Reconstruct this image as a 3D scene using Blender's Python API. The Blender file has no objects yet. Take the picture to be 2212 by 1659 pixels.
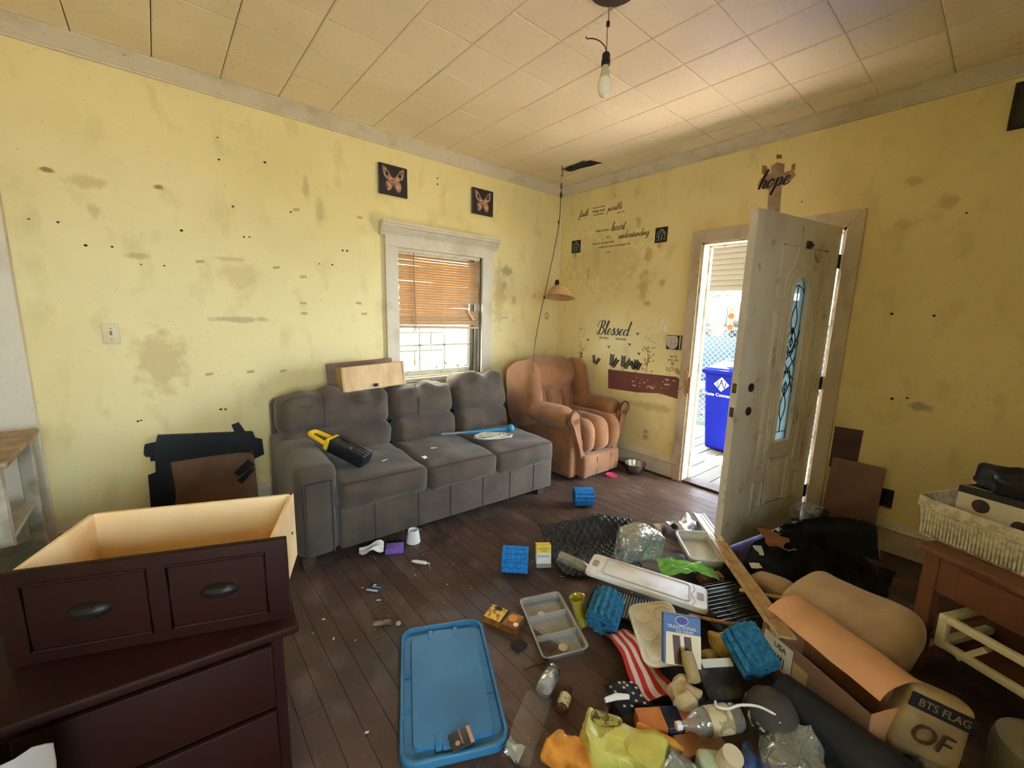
import bpy, bmesh, math, random
from math import sin, cos, pi, radians as RAD
from mathutils import Vector, Matrix, Euler, noise as mnoise
random.seed(7)
scene = bpy.context.scene
COL = scene.collection
H = 2.776            # ceiling height

# ------------------------------------------------------------------ camera
cam_d = bpy.data.cameras.new('camera'); cam = bpy.data.objects.new('camera', cam_d); COL.objects.link(cam)
cam_d.sensor_width = 36.0; cam_d.lens = 36.0 * 898.26 / 2212.0
cam_d.clip_start = 0.02; cam_d.clip_end = 200
_yaw, _pit, _rol = .7048, -.1668, .0259
_f = Vector((sin(_yaw)*cos(_pit), cos(_yaw)*cos(_pit), sin(_pit)))
_r = Vector((cos(_yaw), -sin(_yaw), 0)); _u = _r.cross(_f)
_r2 = cos(_rol)*_r + sin(_rol)*_u; _u2 = -sin(_rol)*_r + cos(_rol)*_u
_m = Matrix((_r2, _u2, -_f)).transposed().to_4x4(); _m.translation = Vector((-3.4645, -3.3082, 1.4427))
cam.matrix_world = _m
scene.camera = cam

# ------------------------------------------------------------------ world, sun, exposure
def S(r, g, b):
    f = lambda c: ((c/255+.055)/1.055)**2.4 if c > 10 else c/255/12.92
    return (f(r), f(g), f(b), 1.0)
w = bpy.data.worlds.new('world'); scene.world = w; w.use_nodes = True
_bg = w.node_tree.nodes['Background']; _bg.inputs[0].default_value = (.66, .83, 1.0, 1); _bg.inputs[1].default_value = 9.5
sun_d = bpy.data.lights.new('sun', 'SUN'); sun = bpy.data.objects.new('sun', sun_d); COL.objects.link(sun)
sun_d.energy = 300; sun_d.angle = RAD(1.0); sun_d.color = (1.0, .92, .80)
_sd = Vector((.45*cos(RAD(55)), -.9*cos(RAD(55)), sin(RAD(55))))      # towards the sun
sun.rotation_euler = _sd.to_track_quat('Z', 'Y').to_euler(); sun.location = (6, -8, 12)
def portal(name, loc, rot, sx, sy):
    d = bpy.data.lights.new(name, 'AREA'); d.shape = 'RECTANGLE'; d.size = sx; d.size_y = sy; d.cycles.is_portal = True
    o = bpy.data.objects.new(name, d); COL.objects.link(o); o.location = loc; o.rotation_euler = rot
portal('door_portal', (.16, -2.07, 1.03), (0, RAD(90), 0), 2.04, .93)          # faces -X, into the room
portal('window_portal', (-1.5, .14, 1.4), (RAD(-90), 0, 0), .84, 1.1)
portal('rear_fill_portal', (-3.72, -5.16, 1.52), (RAD(90), 0, 0), 1.15, 1.25)  # guides sky light through the added rear window
portal('side_fill_portal', (.16, -4.35, 1.4), (0, RAD(90), 0), .6, .5)  # guides sky light through the added side window
scene.view_settings.view_transform = 'Standard'; scene.view_settings.look = 'None'
scene.view_settings.exposure = 1.92; scene.view_settings.gamma = 1.0; scene.view_settings.use_curve_mapping = False
scene.cycles.use_denoising = True
scene.cycles.max_bounces = 7; scene.cycles.diffuse_bounces = 5; scene.cycles.glossy_bounces = 3; scene.cycles.transmission_bounces = 4; scene.cycles.transparent_max_bounces = 10
scene.cycles.use_adaptive_sampling = True; scene.cycles.adaptive_threshold = .03; scene.cycles.adaptive_min_samples = 24
scene.cycles.sample_clamp_indirect = 6.0; scene.cycles.caustics_reflective = False; scene.cycles.caustics_refractive = False

# ------------------------------------------------------------------ materials
MATS = {}
def mat(name, col, rough=.6, metal=0., var=None, bump=None, trans=0., alpha=1., spec=.5, sheen=0., sub=None, scale3=None):
    """col linear rgba; var=(scale, detail, colour2, lo, hi); bump=(scale, strength, detail)"""
    if name in MATS: return MATS[name]
    m = bpy.data.materials.new(name); m.use_nodes = True; nt = m.node_tree; N = nt.nodes; L = nt.links
    p = N['Principled BSDF']
    p.inputs['Base Color'].default_value = col; p.inputs['Roughness'].default_value = rough
    p.inputs['Metallic'].default_value = metal; p.inputs['Specular IOR Level'].default_value = spec
    if trans: p.inputs['Transmission Weight'].default_value = trans; p.inputs['IOR'].default_value = 1.3
    if alpha < 1: p.inputs['Alpha'].default_value = alpha
    if sheen: p.inputs['Sheen Weight'].default_value = sheen; p.inputs['Sheen Roughness'].default_value = .5
    if var or bump:
        tc = N.new('ShaderNodeTexCoord'); src = tc.outputs['Object']
        if scale3:
            mp = N.new('ShaderNodeMapping'); mp.inputs['Scale'].default_value = scale3; L.new(src, mp.inputs[0]); src = mp.outputs[0]
    if var:
        sc, det, c2, lo, hi = var
        n = N.new('ShaderNodeTexNoise'); n.inputs['Scale'].default_value = sc; n.inputs['Detail'].default_value = det
        L.new(src, n.inputs['Vector'])
        r = N.new('ShaderNodeMapRange'); r.inputs['From Min'].default_value = lo; r.inputs['From Max'].default_value = hi
        L.new(n.outputs['Fac'], r.inputs['Value'])
        mx = N.new('ShaderNodeMix'); mx.data_type = 'RGBA'
        mx.inputs[6].default_value = col; mx.inputs[7].default_value = c2
        L.new(r.outputs[0], mx.inputs[0]); L.new(mx.outputs[2], p.inputs['Base Color'])
    if bump:
        n2 = N.new('ShaderNodeTexNoise'); n2.inputs['Scale'].default_value = bump[0]; n2.inputs['Detail'].default_value = bump[2] if len(bump) > 2 else 4
        L.new(src, n2.inputs['Vector'])
        b = N.new('ShaderNodeBump'); b.inputs['Strength'].default_value = bump[1]; b.inputs['Distance'].default_value = .01
        L.new(n2.outputs['Fac'], b.inputs['Height']); L.new(b.outputs[0], p.inputs['Normal'])
    MATS[name] = m
    return m
def clear_mat(name, tint=(1, 1, 1, 1), rough=.1, refl=.12, haze=0., haze_col=(.8, .8, .8, 1), bump=None):
    """thin clear plastic or glass: mostly see-through, some gloss, some milkiness"""
    if name in MATS: return MATS[name]
    m = bpy.data.materials.new(name); m.use_nodes = True; nt = m.node_tree; N = nt.nodes; L = nt.links
    N.remove(N['Principled BSDF']); out = N['Material Output']
    t = N.new('ShaderNodeBsdfTransparent'); t.inputs[0].default_value = tint
    g = N.new('ShaderNodeBsdfGlossy'); g.inputs['Roughness'].default_value = rough
    fr = N.new('ShaderNodeLayerWeight'); fr.inputs['Blend'].default_value = .35
    mr = N.new('ShaderNodeMapRange'); mr.inputs['To Min'].default_value = refl*.5; mr.inputs['To Max'].default_value = min(1, refl*4)
    L.new(fr.outputs['Facing'], mr.inputs['Value'])
    mx = N.new('ShaderNodeMixShader'); L.new(mr.outputs[0], mx.inputs[0]); L.new(t.outputs[0], mx.inputs[1]); L.new(g.outputs[0], mx.inputs[2])
    last = mx
    if haze:
        d = N.new('ShaderNodeBsdfDiffuse'); d.inputs[0].default_value = haze_col
        m2 = N.new('ShaderNodeMixShader'); m2.inputs[0].default_value = haze
        L.new(mx.outputs[0], m2.inputs[1]); L.new(d.outputs[0], m2.inputs[2]); last = m2
    if bump:
        tc = N.new('ShaderNodeTexCoord'); n2 = N.new('ShaderNodeTexNoise'); n2.inputs['Scale'].default_value = bump[0]
        L.new(tc.outputs['Object'], n2.inputs['Vector'])
        b = N.new('ShaderNodeBump'); b.inputs['Strength'].default_value = bump[1]; b.inputs['Distance'].default_value = .02
        L.new(n2.outputs['Fac'], b.inputs['Height']); L.new(b.outputs[0], g.inputs['Normal'])
    L.new(last.outputs[0], out.inputs['Surface'])
    MATS[name] = m
    return m

# ------------------------------------------------------------------ mesh helpers
class MB:
    def __init__(s): s.v = []; s.f = []
    def add(s, vs, fs, M=None):
        o = len(s.v)
        s.v += [tuple(M @ Vector(v)) if M else tuple(v) for v in vs]
        s.f += [tuple(i+o for i in f) for f in fs]
        return s
    def box(s, c, d, M=None):
        x, y, z = c; a, b, e = d[0]/2, d[1]/2, d[2]/2
        vs = [(x+i*a, y+j*b, z+k*e) for k in (-1, 1) for j in (-1, 1) for i in (-1, 1)]
        return s.add(vs, [(0,2,3,1),(4,5,7,6),(0,1,5,4),(2,6,7,3),(0,4,6,2),(1,3,7,5)], M)
    def rbox(s, c, d, r, n=3, fn=None, M=None, dens=14):
        """rounded box; fn(p, q) may move a point (q is the normalised -1..1 position)"""
        h = Vector(d)/2; r = min(r, min(h)*.999); c = Vector(c)
        idx = {}; vs = []; fs = []
        def tick(hh):
            inner = max(hh-r, 1e-5); a = [-hh + r*(1-cos(pi/2*k/n)) for k in range(n+1)]
            nn = max(1, int(round(2*inner/(max(h)*2/dens)))) if fn else 1
            mid = [-inner + 2*inner*k/nn for k in range(1, nn)]
            return a + mid + [-t for t in reversed(a)]
        T = [tick(h.x), tick(h.y), tick(h.z)]
        def P(i, j, k):
            key = (i, j, k)
            if key in idx: return idx[key]
            p = Vector((T[0][i], T[1][j], T[2][k]))
            q = Vector([max(-(h[a]-r), min(h[a]-r, p[a])) for a in range(3)])
            dlt = p-q
            if dlt.length > 1e-9: p2 = q + dlt.normalized()*r
            else: p2 = p
            if fn: p2 = fn(p2, Vector((p2.x/h.x, p2.y/h.y, p2.z/h.z)))
            idx[key] = len(vs); vs.append(p2+c); return idx[key]
        nx, ny, nz = len(T[0])-1, len(T[1])-1, len(T[2])-1
        for i in range(nx):
            for j in range(ny):
                fs.append((P(i,j,0),P(i,j+1,0),P(i+1,j+1,0),P(i+1,j,0))); fs.append((P(i,j,nz),P(i+1,j,nz),P(i+1,j+1,nz),P(i,j+1,nz)))
        for i in range(nx):
            for k in range(nz):
                fs.append((P(i,0,k),P(i+1,0,k),P(i+1,0,k+1),P(i,0,k+1))); fs.append((P(i,ny,k),P(i,ny,k+1),P(i+1,ny,k+1),P(i+1,ny,k)))
        for j in range(ny):
            for k in range(nz):
                fs.append((P(0,j,k),P(0,j,k+1),P(0,j+1,k+1),P(0,j+1,k))); fs.append((P(nx,j,k),P(nx,j+1,k),P(nx,j+1,k+1),P(nx,j,k+1)))
        return s.add(vs, fs, M)
    def lathe(s, prof, n=24, M=None, cap=True):
        """prof: (radius, z) from one end to the other, around Z"""
        vs = []; fs = []
        for (r, z) in prof:
            vs += [(r*cos(2*pi*k/n), r*sin(2*pi*k/n), z) for k in range(n)]
        for i in range(len(prof)-1):
            for k in range(n):
                k2 = (k+1) % n; fs.append((i*n+k, i*n+k2, (i+1)*n+k2, (i+1)*n+k))
        if cap:
            if prof[0][0] > 1e-6: fs.append(tuple(reversed(range(n))))
            if prof[-1][0] > 1e-6: fs.append(tuple((len(prof)-1)*n+k for k in range(n)))
        return s.add(vs, fs, M)
    def tube(s, pts, r, n=6, M=None, closed=False):
        pts = [Vector(p) for p in pts]; m = len(pts); rr = r if isinstance(r, (list, tuple)) else [r]*m
        vs = []; fs = []; up = None
        for i, p in enumerate(pts):
            a = pts[i-1] if (i or closed) else p; b = pts[(i+1) % m] if (i < m-1 or closed) else p
            t = (b-a).normalized()
            if up is None:
                up = Vector((0, 0, 1)) if abs(t.z) < .9 else Vector((1, 0, 0))
            sx = t.cross(up); sx = sx.normalized() if sx.length > 1e-6 else Vector((1, 0, 0)); up = sx.cross(t).normalized()
            vs += [p + rr[i]*(cos(2*pi*k/n)*sx + sin(2*pi*k/n)*up) for k in range(n)]
        for i in range(m if closed else m-1):
            j = (i+1) % m
            for k in range(n):
                k2 = (k+1) % n; fs.append((i*n+k, i*n+k2, j*n+k2, j*n+k))
        if not closed: fs.append(tuple(reversed(range(n)))); fs.append(tuple((m-1)*n+k for k in range(n)))
        return s.add(vs, fs, M)
    def prism(s, out, z0, z1, M=None):
        n = len(out); vs = [(x, y, z0) for x, y in out] + [(x, y, z1) for x, y in out]
        fs = [tuple(reversed(range(n))), tuple(range(n, 2*n))] + [(i, (i+1) % n, n+(i+1) % n, n+i) for i in range(n)]
        return s.add(vs, fs, M)
    def grid(s, fn, nu, nv, t=.001, M=None):
        """thick sheet fn(u,v)->point, u,v in 0..1; t thickness along -normal estimate"""
        P = [[Vector(fn(i/nu, j/nv)) for j in range(nv+1)] for i in range(nu+1)]
        vs = [p for r in P for p in r]; W = nv+1; bk = []
        for i in range(nu+1):
            for j in range(nv+1):
                a = P[min(i+1, nu)][j]-P[max(i-1, 0)][j]; b = P[i][min(j+1, nv)]-P[i][max(j-1, 0)]
                nn = a.cross(b); nn = nn.normalized() if nn.length > 1e-9 else Vector((0, 0, 1))
                bk.append(P[i][j]-nn*t)
        K = len(vs); vs += bk; fs = []
        for i in range(nu):
            for j in range(nv):
                a, b, c, d = i*W+j, (i+1)*W+j, (i+1)*W+j+1, i*W+j+1
                fs.append((a, b, c, d)); fs.append((K+d, K+c, K+b, K+a))
        ring = [i*W for i in range(nu+1)] + [nu*W+j for j in range(1, nv+1)] + [i*W+nv for i in range(nu-1, -1, -1)] + [j for j in range(nv-1, 0, -1)]
        for a, b in zip(ring, ring[1:]+ring[:1]): fs.append((b, a, K+a, K+b))
        return s.add(vs, fs, M)
    def mesh(s, name, smooth=40):
        me = bpy.data.meshes.new(name); me.from_pydata(s.v, [], s.f)
        bm = bmesh.new(); bm.from_mesh(me); bmesh.ops.recalc_face_normals(bm, faces=bm.faces); bm.to_mesh(me); bm.free()
        if smooth:
            me.polygons.foreach_set('use_smooth', [True]*len(me.polygons)); me.set_sharp_from_angle(angle=RAD(smooth))
        me.update(); return me
    def build(s, name, m, parent=None, loc=(0, 0, 0), rot=(0, 0, 0), smooth=40, bev=0, label=None):
        me = s.mesh(name, smooth)
        if m: me.materials.append(m)
        o = bpy.data.objects.new(name, me); COL.objects.link(o); o.location = loc; o.rotation_euler = rot
        if parent: o.parent = parent
        if bev:
            b = o.modifiers.new('bevel', 'BEVEL'); b.width = bev; b.segments = 2; b.limit_method = 'ANGLE'; b.angle_limit = RAD(40)
        if label: o['label'] = label
        return o
def tag(o, label, cat, group=None):
    o['label'] = label; o['category'] = cat
    if group: o['group'] = group
    return o
def struct(o, label=None):
    o['kind'] = 'structure'
    if label: o['label'] = label
    return o
def thing(name, label, cat, loc=(0, 0, 0), rot=(0, 0, 0), group=None):
    o = bpy.data.objects.new(name, None); COL.objects.link(o); o.empty_display_size = .05
    o.location = loc; o.rotation_euler = rot if isinstance(rot, (tuple, list, Euler)) else (0, 0, rot)
    return tag(o, label, cat, group)
def part_copy(o, parent, loc=None, rot=None):
    c = o.copy(); COL.objects.link(c); c.parent = parent
    if loc is not None: c.location = loc
    if rot is not None: c.rotation_euler = rot
    return c
def T(x=0, y=0, z=0): return Matrix.Translation((x, y, z))
def RX(a): return Matrix.Rotation(RAD(a), 4, 'X')
def RY(a): return Matrix.Rotation(RAD(a), 4, 'Y')
def RZ(a): return Matrix.Rotation(RAD(a), 4, 'Z')
def nz(p, s=1.0): return mnoise.noise(Vector(p)*s)
def rrect(w, h, r, n=5, cx=0, cy=0):
    o = []
    for (sx, sy, a0) in ((1, 1, 0), (-1, 1, 90), (-1, -1, 180), (1, -1, 270)):
        for k in range(n+1):
            a = RAD(a0+90*k/n); o.append((cx+sx*(w/2-r)+r*cos(a), cy+sy*(h/2-r)+r*sin(a)))
    return o
def smooth_path(pts, k=6, closed=False):
    pts = [Vector(p) for p in pts]; n = len(pts); out = []
    for i in range(n if closed else n-1):
        if closed: p0, p1, p2, p3 = pts[i-1], pts[i], pts[(i+1) % n], pts[(i+2) % n]
        else: p0, p1, p2, p3 = pts[max(i-1, 0)], pts[i], pts[i+1], pts[min(i+2, n-1)]
        for j in range(k):
            t = j/k
            out.append(.5*((2*p1)+(-p0+p2)*t+(2*p0-5*p1+4*p2-p3)*t*t+(-p0+3*p1-3*p2+p3)*t**3))
    if not closed: out.append(pts[-1])
    return out
def text_mb(txt, size, thick=.001, shear=0., bold=0., font_space=1.0, align='CENTER'):
    cu = bpy.data.curves.new('lettering', 'FONT'); cu.body = txt; cu.size = size; cu.extrude = thick/2; cu.shear = shear; cu.offset = bold
    cu.space_character = font_space; cu.align_x = align; cu.align_y = 'CENTER'; cu.resolution_u = 3
    o = bpy.data.objects.new('lettering', cu); COL.objects.link(o)
    me = bpy.data.meshes.new_from_object(o); mb = MB(); mb.v = [tuple(v.co) for v in me.vertices]; mb.f = [tuple(p.vertices) for p in me.polygons]
    bpy.data.objects.remove(o); bpy.data.curves.remove(cu); bpy.data.meshes.remove(me)
    return mb
# frames for flat things on walls: local x runs to the viewer's right, local y up, local z out of the wall
ON_BACK = (RAD(90), 0, 0)                # window wall, plane y = 0, faces -y
ON_RIGHT = (RAD(90), 0, RAD(-90))        # door wall, plane x = 0, faces -x
# ------------------------------------------------------------------ surface materials of the room
def world_mat(name, col, rough, layers, bump=None, rnd=0., rough_var=None):
    """layers: (scale, detail, lo, hi, colour, amount, (sx,sy,sz)) noise patches in world space; rnd: brightness spread between copies"""
    m = bpy.data.materials.new(name); m.use_nodes = True; nt = m.node_tree; N = nt.nodes; L = nt.links; p = N['Principled BSDF']
    p.inputs['Roughness'].default_value = rough
    g = N.new('ShaderNodeNewGeometry'); cur = None
    rgb = N.new('ShaderNodeRGB'); rgb.outputs[0].default_value = col; cur = rgb.outputs[0]
    if rnd:
        oi = N.new('ShaderNodeObjectInfo'); mr = N.new('ShaderNodeMapRange'); mr.inputs['To Min'].default_value = 1-rnd; mr.inputs['To Max'].default_value = 1+rnd
        L.new(oi.outputs['Random'], mr.inputs['Value']); hs = N.new('ShaderNodeHueSaturation'); L.new(mr.outputs[0], hs.inputs['Value']); L.new(cur, hs.inputs['Color']); cur = hs.outputs[0]
    for (sc, det, lo, hi, c2, amt, s3) in layers:
        mp = N.new('ShaderNodeMapping'); mp.inputs['Scale'].default_value = s3; L.new(g.outputs['Position'], mp.inputs[0])
        n = N.new('ShaderNodeTexNoise'); n.inputs['Scale'].default_value = sc; n.inputs['Detail'].default_value = min(det, 3); L.new(mp.outputs[0], n.inputs['Vector'])
        r = N.new('ShaderNodeMapRange'); r.inputs['From Min'].default_value = lo; r.inputs['From Max'].default_value = hi; r.inputs['To Max'].default_value = amt
        L.new(n.outputs['Fac'], r.inputs['Value']); mx = N.new('ShaderNodeMix'); mx.data_type = 'RGBA'; mx.inputs[7].default_value = c2
        L.new(r.outputs[0], mx.inputs[0]); L.new(cur, mx.inputs[6]); cur = mx.outputs[2]
    L.new(cur, p.inputs['Base Color'])
    if rough_var:
        n = N.new('ShaderNodeTexNoise'); n.inputs['Scale'].default_value = rough_var[0]; n.inputs['Detail'].default_value = 2; L.new(g.outputs['Position'], n.inputs['Vector'])
        r = N.new('ShaderNodeMapRange'); r.inputs['From Min'].default_value = .3; r.inputs['From Max'].default_value = .7; r.inputs['To Min'].default_value = rough_var[1]; r.inputs['To Max'].default_value = rough_var[2]
        L.new(n.outputs['Fac'], r.inputs['Value']); L.new(r.outputs[0], p.inputs['Roughness'])
    if bump:
        n = N.new('ShaderNodeTexNoise'); n.inputs['Scale'].default_value = bump[0]; n.inputs['Detail'].default_value = 2; L.new(g.outputs['Position'], n.inputs['Vector'])
        b = N.new('ShaderNodeBump'); b.inputs['Strength'].default_value = bump[1]; b.inputs['Distance'].default_value = .004
        L.new(n.outputs['Fac'], b.inputs['Height']); L.new(b.outputs[0], p.inputs['Normal'])
    return m, N, L, p, g
def wall_mat(name, axis, stains):
    """yellow wall paint with smudges; axis 'x' = window wall (x,z), 'y' = door wall (y,z). stains (a, z, ra, rz, colour, strength)"""
    m, N, L, p, g = world_mat(name, S(240, 221, 162), .55, [(1.3, 6, .42, .75, S(218, 194, 128), .5, (1, 1, 1)), (7, 5, .55, .8, S(190, 168, 108), .45, (1, 1, .6)),
                              (60, 2, .66, .78, S(150, 128, 80), .5, (1, 1, 1))])
    cur = p.inputs['Base Color'].links[0].from_socket
    nn = N.new('ShaderNodeTexNoise'); nn.inputs['Scale'].default_value = 16; nn.inputs['Detail'].default_value = 3; L.new(g.outputs['Position'], nn.inputs['Vector'])
    for (a, z, ra, rz, c, k) in stains:
        sb = N.new('ShaderNodeVectorMath'); sb.operation = 'SUBTRACT'; L.new(g.outputs['Position'], sb.inputs[0])
        sb.inputs[1].default_value = (a, 0, z) if axis == 'x' else (0, a, z)
        ml = N.new('ShaderNodeVectorMath'); ml.operation = 'MULTIPLY'; L.new(sb.outputs[0], ml.inputs[0])
        ml.inputs[1].default_value = (1/ra, 0, 1/rz) if axis == 'x' else (0, 1/ra, 1/rz)
        ln = N.new('ShaderNodeVectorMath'); ln.operation = 'LENGTH'; L.new(ml.outputs[0], ln.inputs[0])
        ad = N.new('ShaderNodeMath'); ad.operation = 'MULTIPLY_ADD'; L.new(nn.outputs['Fac'], ad.inputs[0]); ad.inputs[1].default_value = 1.6; L.new(ln.outputs['Value'], ad.inputs[2])
        mr = N.new('ShaderNodeMapRange'); mr.inputs['From Min'].default_value = 1.25; mr.inputs['From Max'].default_value = 1.75; mr.inputs['To Min'].default_value = k; mr.inputs['To Max'].default_value = 0
        L.new(ad.outputs[0], mr.inputs['Value']); mx = N.new('ShaderNodeMix'); mx.data_type = 'RGBA'; mx.inputs[7].default_value = c
        L.new(mr.outputs[0], mx.inputs[0]); L.new(cur, mx.inputs[6]); cur = mx.outputs[2]
    L.new(cur, p.inputs['Base Color'])
    return m
OCH = S(186, 154, 92); TAN = S(200, 172, 118); SMK = S(142, 122, 82); GRY = S(150, 140, 130)
M_wall_back = wall_mat('yellow_paint_window_wall', 'x', [(-3.69, 2.083, .09, .05, OCH, .45), (-3.827, 2.113, .03, .015, S(150, 112, 40), .9), (-3.389, 2.119, .028, .018, S(150, 112, 40), .9),
    (-3.672, 1.933, .035, .05, OCH, .4), (-3.466, 1.10, .16, .24, S(200, 170, 114), .6), (-.756, 1.865, .09, .07, SMK, .6), (-.655, 1.575, .05, .05, SMK, .4), (-.78, 1.72, .05, .06, SMK, .4),
    (-2.59, 2.262, .03, .09, TAN, .7), (-2.506, 2.138, .04, .10, TAN, .6), (-3.02, 1.66, .14, .12, TAN, .4), (-3.05, 1.361, .22, .025, S(170, 140, 90), .55), (-3.51, 1.72, .06, .025, OCH, .6),
    (-3.06, 1.746, .14, .016, OCH, .4), (-.365, 1.635, .04, .03, SMK, .4), (-.85, 1.60, .10, .4, S(190, 170, 112), .5)])
M_wall_right = wall_mat('yellow_paint_door_wall', 'y', [(-.975, 2.304, .04, .08, OCH, .6), (-1.075, 1.719, .07, .16, OCH, .6), (-1.259, 1.754, .05, .04, OCH, .6), (-2.826, 2.274, .06, .04, OCH, .5),
    (-2.99, 2.13, .07, .05, OCH, .5), (-3.03, .955, .07, .035, GRY, .7), (-2.808, 2.031, .05, .04, OCH, .3), (-1.1, 2.0, .06, .08, OCH, .6), (-.406, 1.881, .03, .08, OCH, .5), (-1.12, 1.57, .05, .03, SMK, .5),
    (-1.5, .975, .05, .03, SMK, .6), (-1.25, .62, .3, .05, S(190, 165, 105), .6), (-.6, 2.0, .6, .35, S(190, 165, 98), .35)])
M_wall_plain = wall_mat('yellow_paint_plain', 'y', [])
M_trim, *_ = world_mat('white_trim_paint', S(216, 203, 182), .5, [(5, 5, .5, .75, S(176, 158, 130), .6, (1, 1, 1)), (70, 2, .66, .76, S(110, 92, 70), .6, (1, 1, 1))])
M_jamb, *_ = world_mat('door_frame_paint', S(205, 190, 172), .5, [(9, 6, .48, .72, S(150, 128, 104), .6, (1, 1, .4))], bump=(60, .15))
M_rawwood = mat('raw_wood', S(196, 152, 108), .7, var=(30, 4, S(140, 98, 62), .35, .7), bump=(60, .3), scale3=(1, 1, .12))
M_darkwood = mat('old_dark_wood', S(86, 58, 40), .6, var=(22, 4, S(50, 32, 22), .35, .7), bump=(60, .2))
M_black = mat('matt_black', S(24, 22, 22), .6)
M_tile, *_ = world_mat('ceiling_tile_paint', S(240, 224, 196), .75, [(1.1, 5, .45, .75, S(216, 196, 162), .6, (1, 1, 1)), (45, 2, .62, .78, S(190, 164, 124), .5, (1, 1, 1))], rnd=.025)
M_seam, *_ = world_mat('ceiling_seam', S(96, 74, 46), .9, [(6, 4, .4, .7, S(66, 50, 30), .7, (1, 1, 1))])
M_floor, _N, _L, _p, _g = world_mat('worn_dark_floorboards', S(88, 66, 57), .5, [(2.2, 7, .42, .72, S(58, 40, 33), .75, (1, .45, 1)), (9, 6, .52, .74, S(116, 100, 93), .65, (1, .5, 1)),
    (1.4, 6, .56, .72, S(40, 28, 24), .6, (1, 1, 1)), (90, 3, .66, .74, S(140, 122, 110), .6, (1, 1, 1))], bump=(55, .25), rnd=.16, rough_var=(5, .44, .70))
M_gap = mat('floor_gap', S(48, 35, 30), .9)

# ------------------------------------------------------------------ floor of narrow boards
XL, YR = -4.45, -5.1        # left wall, rear wall
fl = struct(MB().box((XL/2+.05, YR/2, -.035), (-XL+.12, -YR, .05)).build('floor', M_gap, smooth=0), 'dark worn wooden strip floor littered with dust and scraps')
pw = .083
pm = MB(); c_ = .0009
pm.add([(-pw/2+.0007, 0, -.012), (pw/2-.0007, 0, -.012), (pw/2-.0007, 0, -c_), (pw/2-.0007-c_, 0, 0), (-pw/2+.0007+c_, 0, 0), (-pw/2+.0007, 0, -c_)] +
       [(-pw/2+.0007, 1, -.012), (pw/2-.0007, 1, -.012), (pw/2-.0007, 1, -c_), (pw/2-.0007-c_, 1, 0), (-pw/2+.0007+c_, 1, 0), (-pw/2+.0007, 1, -c_)],
       [(0, 1, 2, 3, 4, 5), (11, 10, 9, 8, 7, 6)] + [(i, 6+i, 6+(i+1) % 6, (i+1) % 6) for i in range(6)])
plank_me = pm.mesh('plank', 0); plank_me.materials.append(M_floor)
rest = MB(); planks = []
x = XL + pw/2; rr = random.Random(3)
while x < .02:
    y = YR
    while y < -.001:
        ln = rr.uniform(.8, 1.9); y2 = min(y+ln, 0) if -(y+ln) > .35 else 0
        planks.append((x, y, y2-y)); y = y2
    x += pw
planks.sort(key=lambda q: ((q[0]+2.6)**2 + (max(q[1], min(q[1]+q[2], -1.9))+1.9)**2) + (40 if q[1]+q[2] < -3.2 else 0))
for i, (x, y, ln) in enumerate(planks):
    if i < 295:
        o = bpy.data.objects.new('plank', plank_me); COL.objects.link(o); o.parent = fl; o.location = (x, y+.0008, 0); o.scale = (1, ln-.0016, 1)
    else: rest.box((x, y+ln/2, -.006), (pw-.0014, ln-.0016, .012))
if rest.v: rest.build('planks', M_floor, fl, smooth=0)['kind'] = 'stuff'

# ------------------------------------------------------------------ ceiling of square tiles
ce = struct(MB().box((XL/2, YR/2, H+.05), (-XL+.3, -YR+.3, .06)).build('ceiling', M_seam, smooth=0), 'ceiling of square cream tiles with dark joints')
tw, tv = .3094, .3133; b = .006
tm = MB(); a_, e_ = tw/2-.0022, tv/2-.0010
tm.add([(-a_, -e_, .018), (a_, -e_, .018), (a_, e_, .018), (-a_, e_, .018), (-a_, -e_, b*.5), (a_, -e_, b*.5), (a_, e_, b*.5), (-a_, e_, b*.5), (-a_+b, -e_+b, 0), (a_-b, -e_+b, 0), (a_-b, e_-b, 0), (-a_+b, e_-b, 0)],
       [(0, 1, 2, 3), (11, 10, 9, 8)] + [(i, 4+i, 4+(i+1) % 4, (i+1) % 4) for i in range(4)] + [(4+i, 8+i, 8+(i+1) % 4, 4+(i+1) % 4) for i in range(4)])
tile_me = tm.mesh('tile', 0); tile_me.materials.append(M_tile)
rr = random.Random(5)
for i in range(-12, 4):
    for j in range(-4, 13):
        cx, cy = -.887+tw*(i-.5), -1.049-tv*(j-.5)
        if cx > .15 or cy > .15 or cx < XL-.05 or cy < YR: continue
        if i == 2 and j in (-1,): pass
        o = bpy.data.objects.new('tile', tile_me); COL.objects.link(o); o.parent = ce
        o.location = (cx, cy, H+rr.uniform(-.0008, .0008)); o.rotation_euler = (rr.gauss(0, .0016), rr.gauss(0, .0016), 0)

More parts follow.
